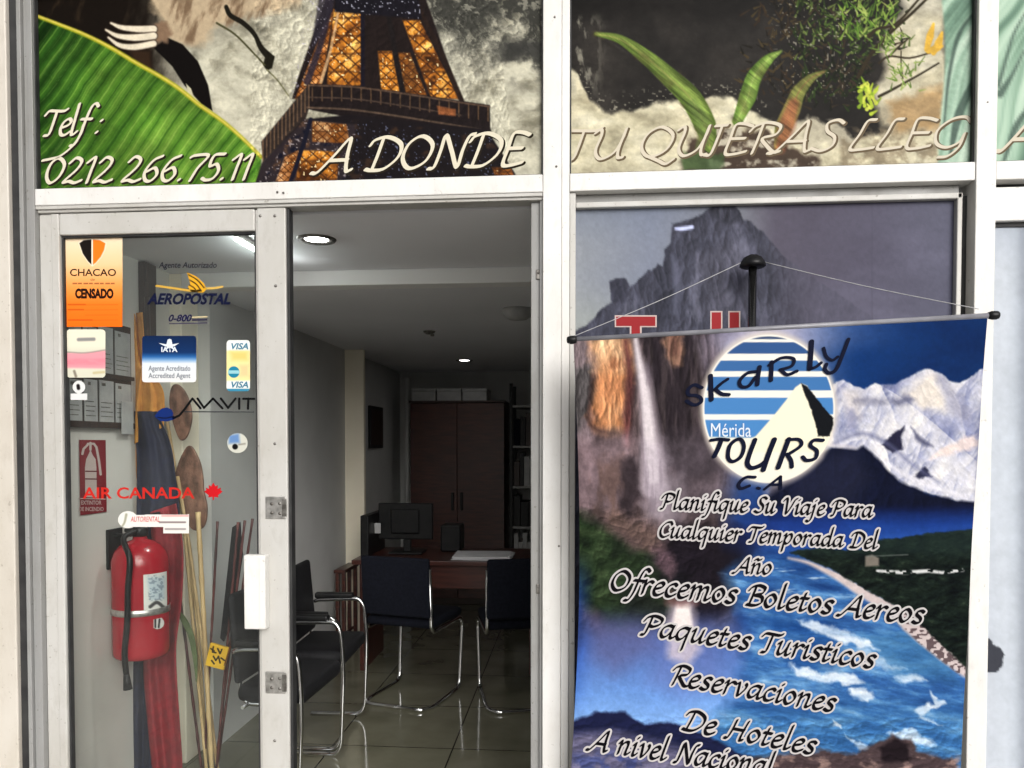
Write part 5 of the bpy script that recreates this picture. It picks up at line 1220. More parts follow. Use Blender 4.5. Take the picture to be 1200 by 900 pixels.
def x_aero(P, at):
    n = (14, 20, 52)
    P.type('Agente Autorizado', (186, 307, 254, 316), at(), (22, 22, 40), .012, .2)
    P.type('AEROPOSTAL', (172, 343.5, 270, 357), at(), n, .04, .3)
    P.type('0-800', (197.5, 368.5, 225, 377), at(), (26, 26, 66), .03, .3); P.poly([(225, 371), (243, 370.4), (243, 372), (225, 372.6)], at(), (206, 190, 150)); P.poly([(225, 374), (243, 373.5), (243, 375.5), (225, 376)], at(), (50, 46, 70)); P.poly([(198, 378.6), (243, 377.6), (243, 379.2), (198, 380)], at(), (70, 66, 86))
    y, d = (226, 168, 40), (90, 64, 24)
    P.ink_strokes([[np.array(q) for q in curve_pts([(184, 335), (205, 338), (226, 341), (234, 340.5)], 5)]], (2.0, 1.3, 0), at(), (206, 164, 70), .25)
    P.ink_strokes([[np.array(q) for q in curve_pts([(243, 338), (252, 337.5), (260, 336)], 5)]], (2.0, 1.3, 0), at(), (214, 176, 90), .25)
    P.poly([(219, 319), (230, 324), (239, 332), (242, 339), (238, 343), (224, 342), (220, 336), (223, 333), (221, 326)], at(), y)
    for q in ([(221, 322), (231, 328), (239, 337)], [(222, 328), (230, 333), (236, 341)], [(222, 334), (227, 337), (231, 342)]):
        P.ink_strokes([[np.array(z) for z in curve_pts(q, 5)]], (.8, .8, 0), at(2), d, .2)
sticker_o('airline_lettering', 'navy airline lettering on the glass under a golden bird emblem', (0, 0, 1, 1), None, x_aero, cat='lettering')
def x_ava(P, at):
    k = (14, 14, 16); S = []
    for pts in ([(203, 490), (210, 487), (216, 480), (225.5, 467)], [(225.5, 467), (235, 478.5)], [(231.5, 467), (239, 478), (249.6, 467)], [(249.6, 467), (260.6, 478.5)], [(258.8, 467), (267.3, 478), (276, 467)], [(280.3, 467), (280.3, 479)], [(285, 467.3), (298, 467.3)], [(291, 467), (290.6, 479)]): S.append([np.array(q, float) for q in pts])
    P.ink_strokes(S, (1.35, 1.3, 0), at(), k, .25); P.poly([(216, 481.8), (298, 482.2), (298, 483.4), (216, 483.2)], at(), (60, 62, 64))
    P.poly([(181, 488), (185, 482), (190, 478.5), (196, 477.5), (201, 480), (203, 484), (202, 489), (207, 489.6), (204, 491.5), (196, 494), (188, 493.5)], at(), (20, 44, 108)); P.ink_strokes([[np.array(q) for q in curve_pts([(185, 489), (194, 490), (203, 488)], 4)]], (1.0, .8, 0), at(2), (14, 24, 60), .25)
sticker_o('black_lettering', 'thin black angular lettering with blue swoosh on the glass', (0, 0, 1, 1), None, x_ava, cat='lettering')
def p_disc(p):
    p.c[:] = (206, 206, 194); p.mix(p.poly_mask([(268, 510), (280, 508), (281, 519), (268, 520)], 4), (104, 140, 190)); p.mix(sstep(4, 2.6, np.hypot(p.U - 275.5, p.V - 523.5)), (16, 16, 18)); p.stroke([(280, 521), (287, 520)], 2, (130, 126, 116), 1.2, .7)
sticker_o('disc_sticker', 'round pale sticker with a blue quarter and black dot', (266, 507.5, 290.5, 531), p_disc, None, 11.6, cell=.45)
def x_can(P, at):
    r = (200, 44, 36)
    P.type('AIR CANADA', (97, 571, 228, 584.5), at(), r, .02)
    c = np.array((250, 576)); leaf = [(0, -10.5), (2.6, -6), (5.4, -7.6), (5, -3), (9, -4.6), (8.2, -1.6), (11, 0), (5.4, 4.4), (6, 7), (1, 6.2), (.7, 10), (-.7, 10), (-1, 6.2), (-6, 7), (-5.4, 4.4), (-11, 0), (-8.2, -1.6), (-9, -4.6), (-5, -3), (-5.4, -7.6), (-2.6, -6)]
    return [tuple(c + q) for q in leaf]
rl_p = on_y(165, 585, YS); rl = thing('red_lettering', 'red airline lettering with a maple leaf across the glass above the extinguisher', 'lettering', tuple(float(q) for q in rl_p))
P = Print(); lf = x_can(P, lambda k=1: plane_map(YS - .0005)); P.build('word', M['sticker'], rl)
P = Print(); P.poly(lf, plane_map(YS - .0005), (200, 26, 34)); P.build('leaf_emblem', M['sticker'], rl)
def p_rent(p):
    p.c[:] = (232, 230, 224); p.stroke([(148, 603), (146, 612), (143, 617)], (3, 2), (150, 150, 126), 1.2, .8)
    for y, x0, x1, cc in ((604.5, 190, 220, (232, 150, 146)), (612, 187, 217, (110, 92, 92)), (620, 194, 217, (130, 120, 118))): p.stroke([(x0, y), (x1, y)], 2, cc, 1.2, .8, False)
kp = lambda u, v: (np.hypot((u - 150) / 12, (v - 609) / 10.2) < 1) | ((u > 150) & (u < 221.8) & (v > 603.2 - (u - 150) * .01) & (v < 617.6)) | ((u > 191) & (u < 221.8) & (v > 610) & (v < 625.5))
def x_rent(P, at):
    P.type('AUTORENTAL', (153, 605.3, 187, 611.5), at(), (206, 40, 44), .006, .2)
sticker_o('rental_sticker', 'white strip sticker with red italic words over the extinguisher valve', (137, 597.5, 222, 626), p_rent, x_rent, keep=kp, cell=.5)

# ------------------------------------------------------------------ things just inside the glass
def at_x(x): return lambda u, v: on_x(u, v, x)
# extinguisher sign on the side wall
P = Print(); a = on_x(91.5, 516, XL); b = on_x(124, 600, XL)
sy0, sy1, sz0, sz1 = float(a[1]), float(b[1]), float(on_x(108, 602, XL)[2]), float(on_x(108, 515.5, XL)[2])
P.grid(lambda s, q: np.stack([np.full_like(s, XL + .004), sy0 + (sy1 - sy0) * s, sz1 + (sz0 - sz1) * q], 1), 60, 120, lambda p: p.mix(np.ones(len(p.U)), (132, 20, 34)))
W_ = (206, 186, 180); mp = at_x(XL + .0052); mp2 = at_x(XL + .0060)
P.poly([(99.5, 548), (101, 538), (103.5, 533), (106, 527), (108.5, 533), (112, 538), (113, 548), (113.5, 583), (100, 582.5)], mp, W_)
for v in (551.5, 560.5): P.poly([(99.8, v), (113.3, v + .2), (113.3, v + 1.6), (99.8, v + 1.4)], mp2, (100, 16, 28))
P.ink_strokes([[np.array(q, float) for q in pts] for pts in ([(103, 521), (98, 526), (96.5, 532)], [(103, 520), (110, 520), (113, 524), (116, 540), (118, 556)], [(106, 519), (106, 527)])], (1.4, 1.2, 0), mp, W_, .25)
P.poly([(92, 583.6), (124, 584.4), (124, 585.4), (92, 584.6)], mp, W_)
P.type('EXTINTOR', (95, 586.5, 119, 591.5), mp, (196, 160, 158), .03); P.type('DE INCENDIO', (93, 594, 121.5, 599), mp, (196, 160, 158), .03)
tag(P.build('extinguisher_sign', M['sticker']), 'dark red fire extinguisher sign with a pale pictogram on the cream wall', 'sign')

# time card rack on the side wall
ry = [float(on_x(u, 430, XL + .02)[1]) for u in (79, 98, 116, 135, 155)]
rz = [float(on_x(118, v, XL + .02)[2]) for v in (383, 437, 447, 495)]
rack = thing('card_rack', 'dark wooden card rack of grey cards on the cream wall behind the pink sticker', 'rack', (XL, ry[0], rz[3]))
m = MB(); m.box(XL + .001, XL + .010, ry[0] - .01, ry[4] + .01, rz[3] - .02, rz[0] + .03, .002)
m.box(XL + .011, XL + .024, ry[0] - .01, ry[4] + .01, rz[3] - .022, rz[3] + .002, .002); m.box(XL + .011, XL + .024, ry[0] - .01, ry[4] + .01, rz[1] - .014, rz[1] + .002, .002)
m.build('board', M['dark_wood'], rack)
rng = random.Random(3)
for row in (0, 1):
    for k in range(4):
        z0, z1 = (rz[1] + .003, rz[0]) if row == 0 else (rz[3] + .003, rz[2])
        dz = rng.uniform(-.008, .008); m = MB(); m.box(XL + .0125, XL + .0165, ry[k] + .008, ry[k + 1] - .006, z0, z1 + dz, .0005); nf = len(m.bm.faces)
        m.box(XL + .0166, XL + .0172, ry[k] + .02 + .01 * rng.random(), ry[k] + .045, z1 + dz - .022, z1 + dz - .010, 0)
        for q in range(4): m.box(XL + .0166, XL + .0172, ry[k] + .014, ry[k + 1] - .012 - .02 * rng.random(), z0 + .02 + q * .018, z0 + .023 + q * .018, 0)
        cd = m.build('card', M['grey_paper'], rack); cd.data.materials.append(M['screw'])
        for f in cd.data.polygons: f.material_index = 1 if f.index >= nf else 0
a = on_x(143, 470, XL + .03); b = on_x(157, 509, XL + .03)
m = MB(); m.box(XL + .026, XL + .028, a[1], b[1], b[2], a[2], .0004); tag(m.build('hanging_card', M['grey_paper']), 'loose grey card hanging at the lower corner of the card rack', 'card')

# dark panel beside the pilaster
a = on_x(164, 306, XL + .01); b = on_x(179, 436, XL + .01)
m = MB(); m.box(XL + .001, XL + .03, a[1], min(b[1], YB - .004), b[2], a[2], .003); m.box(XL + .0305, XL + .035, a[1] + .004, min(b[1], YB - .004) - .004, a[2] - .09, a[2] - .004, .003)
tag(m.build('wall_panel', M['dark_wood']), 'tall narrow dark panel on the wall against the beige pilaster', 'panel')
# small black bracket on the wall
a = on_x(131, 596, XL + .01); b = on_x(136, 617, XL + .01)
ye = 0.46
ex = on_y(165, 700, ye); EX = float(ex[0])
t = thing('fire_extinguisher', 'red fire extinguisher with white label and black hose hung behind the door glass', 'fire extinguisher', (EX, ye, float(on_y(163, 775, ye)[2])))
zt_, zb_ = float(on_y(163, 637, ye)[2]), float(on_y(163, 768, ye)[2])
rb = float(on_y(196, 700, ye)[0] - on_y(130, 700, ye)[0]) / 2 * .90
m = MB(); H_ = zt_ - zb_
m.lathe([(0, zb_), (rb * .9, zb_ + .002), (rb * .985, zb_ + .012), (rb, zb_ + .03), (rb, zt_ - .085), (rb * .985, zt_ - .06), (rb * .90, zt_ - .03), (rb * .72, zt_ - .006), (rb * .5, zt_ + .010), (.028, zt_ + .018), (.026, zt_ + .03), (0, zt_ + .03)], (EX, ye, 0), 'Z', 48)
m.build('cylinder', M['ext_red'], t)
zl = float(on_y(163, 713, ye)[2])
m = MB(); m.lathe([(rb + .0006, zl - .013), (rb + .0025, zl - .012), (rb + .0025, zl + .012), (rb + .0006, zl + .013)], (EX, ye, 0), 'Z', 48); m.build('strap', M['steel'], t)
# curved label
P = Print()
def cyl_surf(a0, a1, z0, z1, r): return lambda s, q: np.stack([EX + r * np.sin(a0 + (a1 - a0) * s), ye - r * np.cos(a0 + (a1 - a0) * s), z1 + (z0 - z1) * q], 1)
def p_ext(p):
    p.c[:] = (216, 214, 208); p.mix(p.poly_mask([(172, 676), (193, 676), (193, 702), (176, 704)], 4) * .5, (150, 176, 196)); n = vnoise(p.U / 2.2, p.V / 1.6, 5); p.mix(p.poly_mask([(174, 674), (192, 674), (192, 704), (174, 704)], 2) * (n > .55) * .5, (90, 104, 120)); p.stroke([(176, 711), (184, 706), (192, 712)], 4, (34, 32, 34), 1.5, .8)
P.grid(cyl_surf(R(36), R(92), float(on_y(163, 716, ye)[2]) + .012, float(on_y(163, 669, ye)[2]), rb + .0015), 30, 60, p_ext); P.build('paper_label', M['sticker'], t)
P = Print(); P.grid(cyl_surf(R(54), R(92), float(on_y(163, 739, ye)[2]), float(on_y(163, 721, ye)[2]), rb + .0045), 30, 30, lambda p: (p.mix(np.ones(len(p.U)), (216, 212, 208)), p.stroke([(182, 726), (182, 735)], 2.2, (30, 28, 30), 1.2), p.stroke([(187, 726), (186, 735)], 2.2, (30, 28, 30), 1.2)), keep=lambda u, v: np.hypot((u - 184.5) / 8.2, (v - 730) / 7.6) < 1); P.build('round_label', M['sticker'], t)
m = MB(); m.lathe([(.026, zt_ + .03), (.03, zt_ + .032), (.03, zt_ + .06), (.02, zt_ + .075), (0, zt_ + .075)], (EX, ye, 0), 'Z', 20); m.box(EX - .06, EX - .02, ye - .014, ye + .014, zt_ + .046, zt_ + .062, .004); m.build('valve', M['black_plastic'], t)
m = MB(); m.box(EX - .055, EX + .075, ye - .012, ye + .012, zt_ + .078, zt_ + .090, .004, Matrix.Rotation(R(-6), 4, 'Y')); m.box(EX - .02, EX + .085, ye - .010, ye + .010, zt_ + .108, zt_ + .118, .004, Matrix.Rotation(R(-14), 4, 'Y')); m.build('lever', M['black_plastic'], t)
m = MB(); hz = [on_y(u, v, ye - rb - .016) for u, v in ((166, 612), (160, 630), (152, 655), (150, 690), (149, 730), (146, 765), (148, 790))]
hz[0] = np.array((EX, ye - .02, zt_ + .055)); hz[1] = np.array((EX - .02, ye - rb * .75, zt_ + .03)); m.tube([Vector(v) for v in curve_pts(hz, 6)], .011, 12); m.build('hose', M['black_plastic'], t)
m = MB(); q = hz[-1]; m.tube([Vector(q), Vector(q) + Vector((.006, 0, -.06))], .012, 12, radii=[.011, .017]); m.build('nozzle', M['black_plastic'], t)
m = MB(); m.box(XL + .001, XL + .012, ye - .05, ye + .05, zt_ - .1, zt_ + .06, .003); m.box(XL + .013, EX - .031, ye - .012, ye + .012, zt_ + .028, zt_ + .04, .002); m.build('wall_bracket', M['black_plastic'], t)

# furled flag
def cloth(lpts, rpts, y, amp, waves, name, mat, parent, seed, n=40, k=22):
    lp, rp = curve_pts(lpts, n // max(len(lpts) - 1, 1)), curve_pts(rpts, n // max(len(rpts) - 1, 1))
    def res(q, c):
        q = np.array(q); d = np.r_[0, np.cumsum(np.hypot(*np.diff(q, axis=0).T))]; t = np.linspace(0, d[-1], c); return np.stack([np.interp(t, d, q[:, 0]), np.interp(t, d, q[:, 1])], 1)
    lp, rp = res(lp, n), res(rp, n)
    m = MB(); V = []
    rg = random.Random(seed); ph = [rg.uniform(0, 6.28) for _ in range(4)]
    for i in range(n):
        row = []
        for j in range(k):
            s = j / (k - 1); uv = lp[i] * (1 - s) + rp[i] * s; w = i / n
            yy = y + amp * (math.sin(waves * 6.28 * s + ph[0] + 1.2 * w) * .7 + .35 * math.sin(waves * 12.0 * s + ph[1] - 2 * w))
            row.append(m.bm.verts.new(Vector(on_y(uv[0], uv[1], yy))))
        V.append(row)
    for i in range(n - 1):
        for j in range(k - 1): m.bm.faces.new((V[i][j], V[i][j + 1], V[i + 1][j + 1], V[i + 1][j])).smooth = True
    o = m.build(name, mat, parent); md = o.modifiers.new('thickness', 'SOLIDIFY'); md.thickness = .003; return o
yl = 0.63
fb = on_y(186, 905, yl + .03); 
t = thing('furled_flag', 'furled flag of yellow, navy and red cloth hanging on a leaning pole behind the extinguisher', 'flag', (float(fb[0]), yl, 0))
m = MB(); q0 = on_y(172, 348, yl + .035); q1 = np.array((float(fb[0]), yl + .035, .01)); m.tube([V3(q0), V3(q1)], .011, 12); m.build('pole', M['dark_wood'], t)
cloth([(147, 368), (151, 420), (153, 470), (155, 540), (153, 640)], [(167, 366), (172, 420), (184, 444), (172, 500), (164, 640)], yl + .012, .012, 2.0, 'yellow_cloth', M['flag_yellow'], t, 2)
cloth([(166, 430), (160, 470), (158, 520)], [(178, 436), (192, 460), (192, 500)], yl - .012, .010, 2.0, 'yellow_cloth', M['flag_yellow'], t, 5)
cloth([(157, 482), (160, 540), (160, 600), (158, 680), (150, 760), (146, 840), (147, 920)], [(184, 482), (200, 520), (206, 560), (211, 620), (196, 700), (184, 780), (181, 850), (180, 920)], yl - .03, .020, 1.3, 'navy_cloth', M['flag_blue'], t, 8, 60, 30)
cloth([(176, 600), (178, 680), (168, 770), (172, 840), (180, 920)], [(206, 590), (214, 640), (213, 700), (206, 760), (209, 830), (213, 890), (212, 920)], yl - .055, .020, 1.2, 'red_cloth', M['flag_red'], t, 11, 60, 30)

yf = 0.74
# paddles, canes, spears
def blade_thing(name, label, cat, outline, shaft, y, group=None):
    b = on_y(*shaft[-1], y); base = (float(b[0]), y, 0)
    t = thing(name, label, cat, base, 0, group)
    m = MB(); pts = [V3(on_y(u, v, y - .008)) for u, v in curve_pts(outline + [outline[0]], 5)[:-1]]; m.prism(pts, (0, .016, 0))
    o = m.build('blade', M['carved_wood'], t); bv = o.modifiers.new('soft_edge', 'BEVEL'); bv.width = .005; bv.segments = 3
    m = MB(); sp = [V3(on_y(u, v, y - .012)) for u, v in shaft]; e = sp[-1]; d = (sp[-1] - sp[0]).normalized(); sp.append(e + d * ((e.z - .012) / -d.z)); m.tube(sp, .0075, 10); m.build('shaft', M['bamboo'], t)
    return t
blade_thing('wooden_paddle', 'smaller brown wooden paddle, blade up, half hidden by the agent sticker', 'paddle', [(200, 455), (206, 450), (214, 456), (221, 470), (224, 490), (219, 510), (211, 516), (203, 498), (198, 474)], [(183, 440), (197, 500), (212, 590), (230, 720), (240, 850)], yf + .07, 'wooden paddles behind the glass')
blade_thing('wooden_paddle', 'larger brown wooden paddle with a waisted blade beside the red lettering', 'paddle', [(222, 522), (233, 540), (237, 560), (238, 575), (242, 596), (239, 616), (228, 622), (218, 612), (210, 590), (202, 580), (197, 572), (204, 556), (212, 534)], [(208, 558), (222, 640), (238, 760), (254, 895)], yf + .04, 'wooden paddles behind the glass')
def cane(label, a, b, r, mat, y, name='bamboo_cane', cat='cane', group='canes leaning behind the glass'):
    p, q = V3(on_y(*a, y)), V3(on_y(*b, y)); d = (q - p).normalized(); e = q + d * ((q.z - .012) / -d.z)
    m = MB(); L = (e - p).length; n = max(int(L / .14), 3); pts, rad = [], []
    for i in range(n * 4 + 1):
        s = i / (n * 4); pts.append(p + (e - p) * s); rad.append(r * (1.18 if i % 4 == 0 else 1.0))
    m.tube(pts, r, 10, radii=rad); o = tag(m.build(name, mat), label, cat, group); return o
cane('pale bamboo cane furthest left of the leaning canes', (216, 622), (240, 880), .0075, M['bamboo'], yf + .0)
cane('thick yellowish bamboo cane running down below the larger paddle', (232, 600), (247, 880), .010, M['bamboo'], yf - .03)
cane('dark thin cane leaning behind the bamboo', (206, 660), (236, 900), .006, M['spear_red'], yf + .06)
t = MB()
pts = [V3(on_y(u, v, yf - .045)) for u, v in curve_pts([(205, 712), (216, 722), (226, 742), (231, 770), (230, 800), (226, 772), (220, 745), (212, 728)], 4)]; t.prism(pts, (0, .004, 0))
tag(t.build('dry_leaf', M['green_leaf']), 'long dry green leaf lying along the bamboo canes', 'leaf')
for k, (a, b, lab) in enumerate((((255, 611), (249, 720), 'straight dark red spear standing apart on the bamboo side'), ((279, 612), (266, 760), 'dark red spear first in the bundle of three'), ((287, 610), (268, 770), 'dark red spear in the middle of the bundle of three'), ((296, 608), (270, 790), 'dark red spear closest to the door stile'))):
    s = cane(lab, a, b, .0052, M['spear_red'], yf + .02 * k, 'spear', 'spear', 'red spears behind the glass')
# black sliver filling a dark mass beside the spears
t = MB(); t.prism([V3(on_y(u, v, yf + .1)) for u, v in ((272, 618), (281, 612), (284, 650), (274, 720), (262, 752), (258, 748))], (0, .008, 0)); tag(t.build('dark_sliver', M['black_cloth']), 'black slanted sheath between the spears', 'sliver', None)
# yellow tag
c = on_y(255, 769, yf - .09)
tg = thing('yellow_tag', 'yellow price tag box tilted in front of the spears', 'tag', (float(c[0]), float(c[1]), float(c[2])))
rot = Matrix.Rotation(R(-22), 4, 'Y').inverted()
m = MB(); m.box(c[0] - .042, c[0] + .042, c[1] - .008, c[1] + .008, c[2] - .05, c[2] + .05, .003, Matrix.Rotation(R(14), 4, 'Y')); m.build('card', M['tag_yellow'], tg)
P = Print(); P.ink_strokes([[np.array(q, float) for q in s] for s in ([(247, 760), (251, 763)], [(250, 758), (249, 764), (253, 765)], [(255, 760), (258, 766), (260, 761)], [(250, 769), (253, 774), (256, 769), (258, 777)], [(259, 771), (263, 774)], [(248, 774), (251, 778)])], (1.1, .9, .5), plane_map(yf - .0985), (60, 44, 20), .25); P.poly([(262, 780), (269, 757), (270.5, 757.5), (263.5, 780.5)], plane_map(yf - .0985), (120, 70, 24)); P.build('print_marks', M['sticker'], tg)

# ------------------------------------------------------------------ lamps of the room
def downlight(u, v, z, r, label, watt=0):
    p = on_z(u, v, z)
    t = thing('downlight', label, 'ceiling light', (float(p[0]), float(p[1]), z), 0, 'recessed downlights')
    m = MB(); m.lathe([(r * .62, -.001), (r * .68, -.006), (r * .95, -.007), (r, -.001)], (p[0], p[1], z), 'Z', 32); m.build('ring', M['screw'], t)
    m = MB(); m.lathe([(0, -.002), (r * .6, -.002)], (p[0], p[1], z), 'Z', 28); m.build('lamp', M['lamp_on'], t)
    if watt:
        l = bpy.data.lights.new('downlight_beam', 'SPOT'); l.energy = watt; l.spot_size = R(150); l.spot_blend = 1.0; l.shadow_soft_size = .05; l.color = (1, .97, .93)
        lo = bpy.data.objects.new('downlight_beam', l); col.objects.link(lo); lo.parent = t; lo.location = (0, 0, -.02)
downlight(371, 280, ZF, .075, 'bright recessed downlight just inside the door, largest of the three', 26)
downlight(544, 422, ZB, .075, 'recessed downlight deep in the room, above the boxes on the cabinet', 1)
downlight(573, 441, ZB, .06, 'faint small downlight furthest back in the ceiling')
p, q = on_z(276, 280, ZF - .03), on_z(326, 309, ZF - .03)
t = thing('tube_light', 'lit ceiling tube light glimpsed at the top of the door glass', 'ceiling light', (float(p[0]), float(p[1]), ZF))
m = MB(); m.tube([V3(p), V3(q)], .006, 12); m.build('tube', M['tube_on'], t)
l = bpy.data.lights.new('tube_glow', 'POINT'); l.energy = 0.25; l.shadow_soft_size = .06; l.color = (.95, 1, .98)
lo = bpy.data.objects.new('tube_glow', l); col.objects.link(lo); lo.parent = t; lo.location = V3(q) - Vector(t.location) + Vector((.05, .05, -.06))
d = (V3(q) - V3(p)); m = MB(); m.tube([V3(p) + Vector((0, 0, .018)), V3(q) + Vector((0, 0, .018))], .012, 8); m.build('fitting', M['white_plastic'], t)
p = on_z(503, 388, ZB); m = MB(); m.lathe([(0, -.022), (.02, -.02), (.035, -.01), (.04, -.001), (0, -.001)], (p[0], p[1], ZB), 'Z', 24); m.lathe([(.0, -.034), (.012, -.032), (.012, -.02)], (p[0] + .02, p[1], ZB), 'Z', 12)
tag(m.build('smoke_detector', M['screw']), 'small dark detector in the middle of the back ceiling', 'smoke detector')
p = on_z(607, 362, ZB); m = MB(); m.lathe([(0, -.06), (.05, -.055), (.075, -.035), (.085, -.015), (.085, -.001), (0, -.001)], (p[0], p[1], ZB), 'Z', 28)
tag(m.build('dome_lamp', M['grey_paper']), 'unlit pale ceiling dome beside the door stop', 'ceiling light')

# ------------------------------------------------------------------ chairs
def armchair(label, cx, cy, rz):
    t = thing('armchair', label, 'chair', (0, 0, 0), 0, 'chrome armchairs along the side wall')
    for s in (-1, 1):
        y = .245 * s; m = MB()
        m.tube(round_path([(-.235, y, .015), (.245, y, .015), (.27, y, .42), (.245, y, .655), (-.16, y, .645), (-.215, y, .635)], .09, 8), .0125, 12)
        m.build('side_frame', M['chrome'], t)
        m = MB(); m.box(-.19, .15, y - .024, y + .024, .655, .685, .011); m.build('armrest', M['black_plastic'], t)
    m = MB(); m.tube([(.12, -.245, .40), (.12, .245, .40)], .01, 10); m.tube([(-.15, -.245, .40), (-.15, .245, .40)], .01, 10); m.build_each('crossbar', M['chrome'], t)
    m = MB()
    for s in (-1, 1): m.tube(round_path([(-.235, .19 * s, .80), (-.205, .19 * s, .40), (.12, .19 * s, .40)], .08, 6), .0115, 10)
    m.build_each('back_frame', M['chrome'], t)
    m = MB(); m.box(-.215, .27, -.225, .225, .412, .485, .034, seg=4); m.build('seat', M['black_cloth'], t, True)
    m = MB(); m.box(-.026, .026, -.235, .235, -.19, .19, .022, seg=3); o = MB(); me = bpy.data.meshes.new('tmp'); m.bm.to_mesh(me); o.bm.from_mesh(me); m.bm.free(); bpy.data.meshes.remove(me)
    bmesh.ops.transform(o.bm, matrix=Matrix.Translation((-.225, 0, .68)) @ Matrix.Rotation(R(-8), 4, 'Y'), verts=o.bm.verts); o.build('backrest', M['black_cloth'], t, True)
    t.location = (cx, cy, .002); t.rotation_euler = (0, 0, rz)
    for ch in t.children: ch.data.transform(Matrix.Diagonal((.62, 1, 1, 1)))
    return t
armchair('nearest chrome armchair with black seat, cut by the open door stile', -1.273, 0.80, R(-3))
armchair('second chrome armchair by the wall, its arm in front of the pilaster', -1.293, 1.34, R(2))

def desk_chair(label, cx, cy, rz):
    t = thing('cantilever_chair', label, 'chair', (0, 0, 0), 0, 'dark chairs facing the desk')
    x = .21; half = lambda s: [(x * s, -.225, .80), (x * s, -.20, .46), (x * s, -.17, .435), (x * s, .20, .445), (x * s, .235, .40), (x * s * .97, .20, .012), (x * s, -.18, .011)]
    a = half(-1); b = half(1)[::-1]
    m = MB(); m.tube(round_path(a + [(-x * .8, -.25, .011), (x * .8, -.25, .011)] + b, .06, 7), .0115, 12); m.build('frame', M['chrome'], t)
    m = MB(); m.box(-.215, .215, -.19, .23, .450, .505, .024, seg=3); m.build('seat', M['navy_cloth'], t, True)
    m = MB(); m.box(-.215, .215, -.242, -.205, .52, .86, .016, Matrix.Rotation(R(4), 4, 'X'), seg=3); m.build('backrest', M['navy_cloth'], t, True)
    t.location = (cx, cy, .002); t.rotation_euler = (0, 0, rz); return t
desk_chair('dark cantilever chair in front of the desk, seen whole through the doorway', -0.955, 1.97, R(-15))
desk_chair('dark cantilever chair half hidden by the door stop', -0.335, 1.97, R(14))

# ------------------------------------------------------------------ desk and what is on it
DY0, DY1 = 2.36, 3.0
dk = thing('office_desk', 'red brown wooden desk behind the two dark chairs', 'desk', (-0.85, DY0, 0))
m = MB(); m.box(-1.45, -0.22, DY0, DY1, .715, .745, .004); m.build('desk_top', M['red_wood'], dk)
m = MB(); m.box(-1.40, -.27, DY0 + .05, DY0 + .075, .56, .7145, .003); m.build('modesty_panel', M['red_wood'], dk)
for x in (-1.42, -.30):
    m = MB(); m.box(x, x + .03, DY0 + .08, DY1 - .05, 0, .7145, .003); m.build('side_panel', M['red_wood'], dk)
m = MB()
for k in range(7): m.box(-.80 + .006 * (k % 3), -.43 + .008 * ((k * 2) % 3), DY0 + .04 + .004 * (k % 2), DY0 + .33, .7462 + k * .0032, .749 + k * .0032, 0, Matrix.Rotation(R((k * 37 % 7) - 3), 4, 'Z'))
tag(m.build('paper_stack', M['paper']), 'loose white papers on the red brown desk top', 'papers')
mn = thing('computer_monitor', 'black monitor seen from behind on the desk, small white label', 'monitor', (-1.16, 2.72, .745))
m = MB(); m.box(-1.36, -.98, 2.70, 2.735, .84, 1.09, .008); m.box(-1.27, -1.07, 2.675, 2.6995, .88, 1.05, .02); m.build('screen_housing', M['black_plastic'], mn)
m = MB(); m.box(-1.18, -1.13, 2.68, 2.72, .76, .84, .004); m.box(-1.27, -1.04, 2.62, 2.80, .7455, .760, .005); m.build('stand', M['black_plastic'], mn)
a = on_y(437, 613, 2.66); b = on_y(446, 625, 2.66); m = MB(); m.box(a[0], b[0], 2.6625, 2.6645, b[2], a[2], 0); m.build('paper_label', M['grey_paper'], mn)
m = MB(); m.box(-1.43, -1.375, 2.5, 2.95, .7455, 1.02, .006)
tag(m.build('file_holder', M['black_plastic']), 'tall black file holder on the desk end by the pilaster', 'file holder')
m = MB(); m.box(-.94, -.80, 2.78, 2.98, .7455, .93, .01)
tag(m.build('desk_speaker', M['black_plastic']), 'small black box on the desk between monitor and papers', 'desk box')
# side table between wall and pilaster
a = on_y(386, 668, 2.75)
sx = float(on_y(404, 668, 2.75)[0]); stz = float(a[2])
tb = thing('side_table', 'small red brown side table by the grey wall in front of the pilaster', 'table', (sx - .1, 2.75, 0))
m = MB(); x9 = float(on_y(391, 668, 2.75)[0]); m.box(x9, sx, 2.75, 3.10, stz - .025, stz, .004); m.build('table_top', M['red_wood'], tb)
for x in (x9 + .005, sx - .03):
    for y in (2.77, 3.05):
        m = MB(); m.box(x, x + .025, y, y + .025, 0, stz - .026, .003); m.build('leg', M['red_wood'], tb)
m = MB(); m.box(x9 + .032, sx - .032, 2.78, 3.08, .12, .14, .003); m.build('shelf', M['red_wood'], tb)

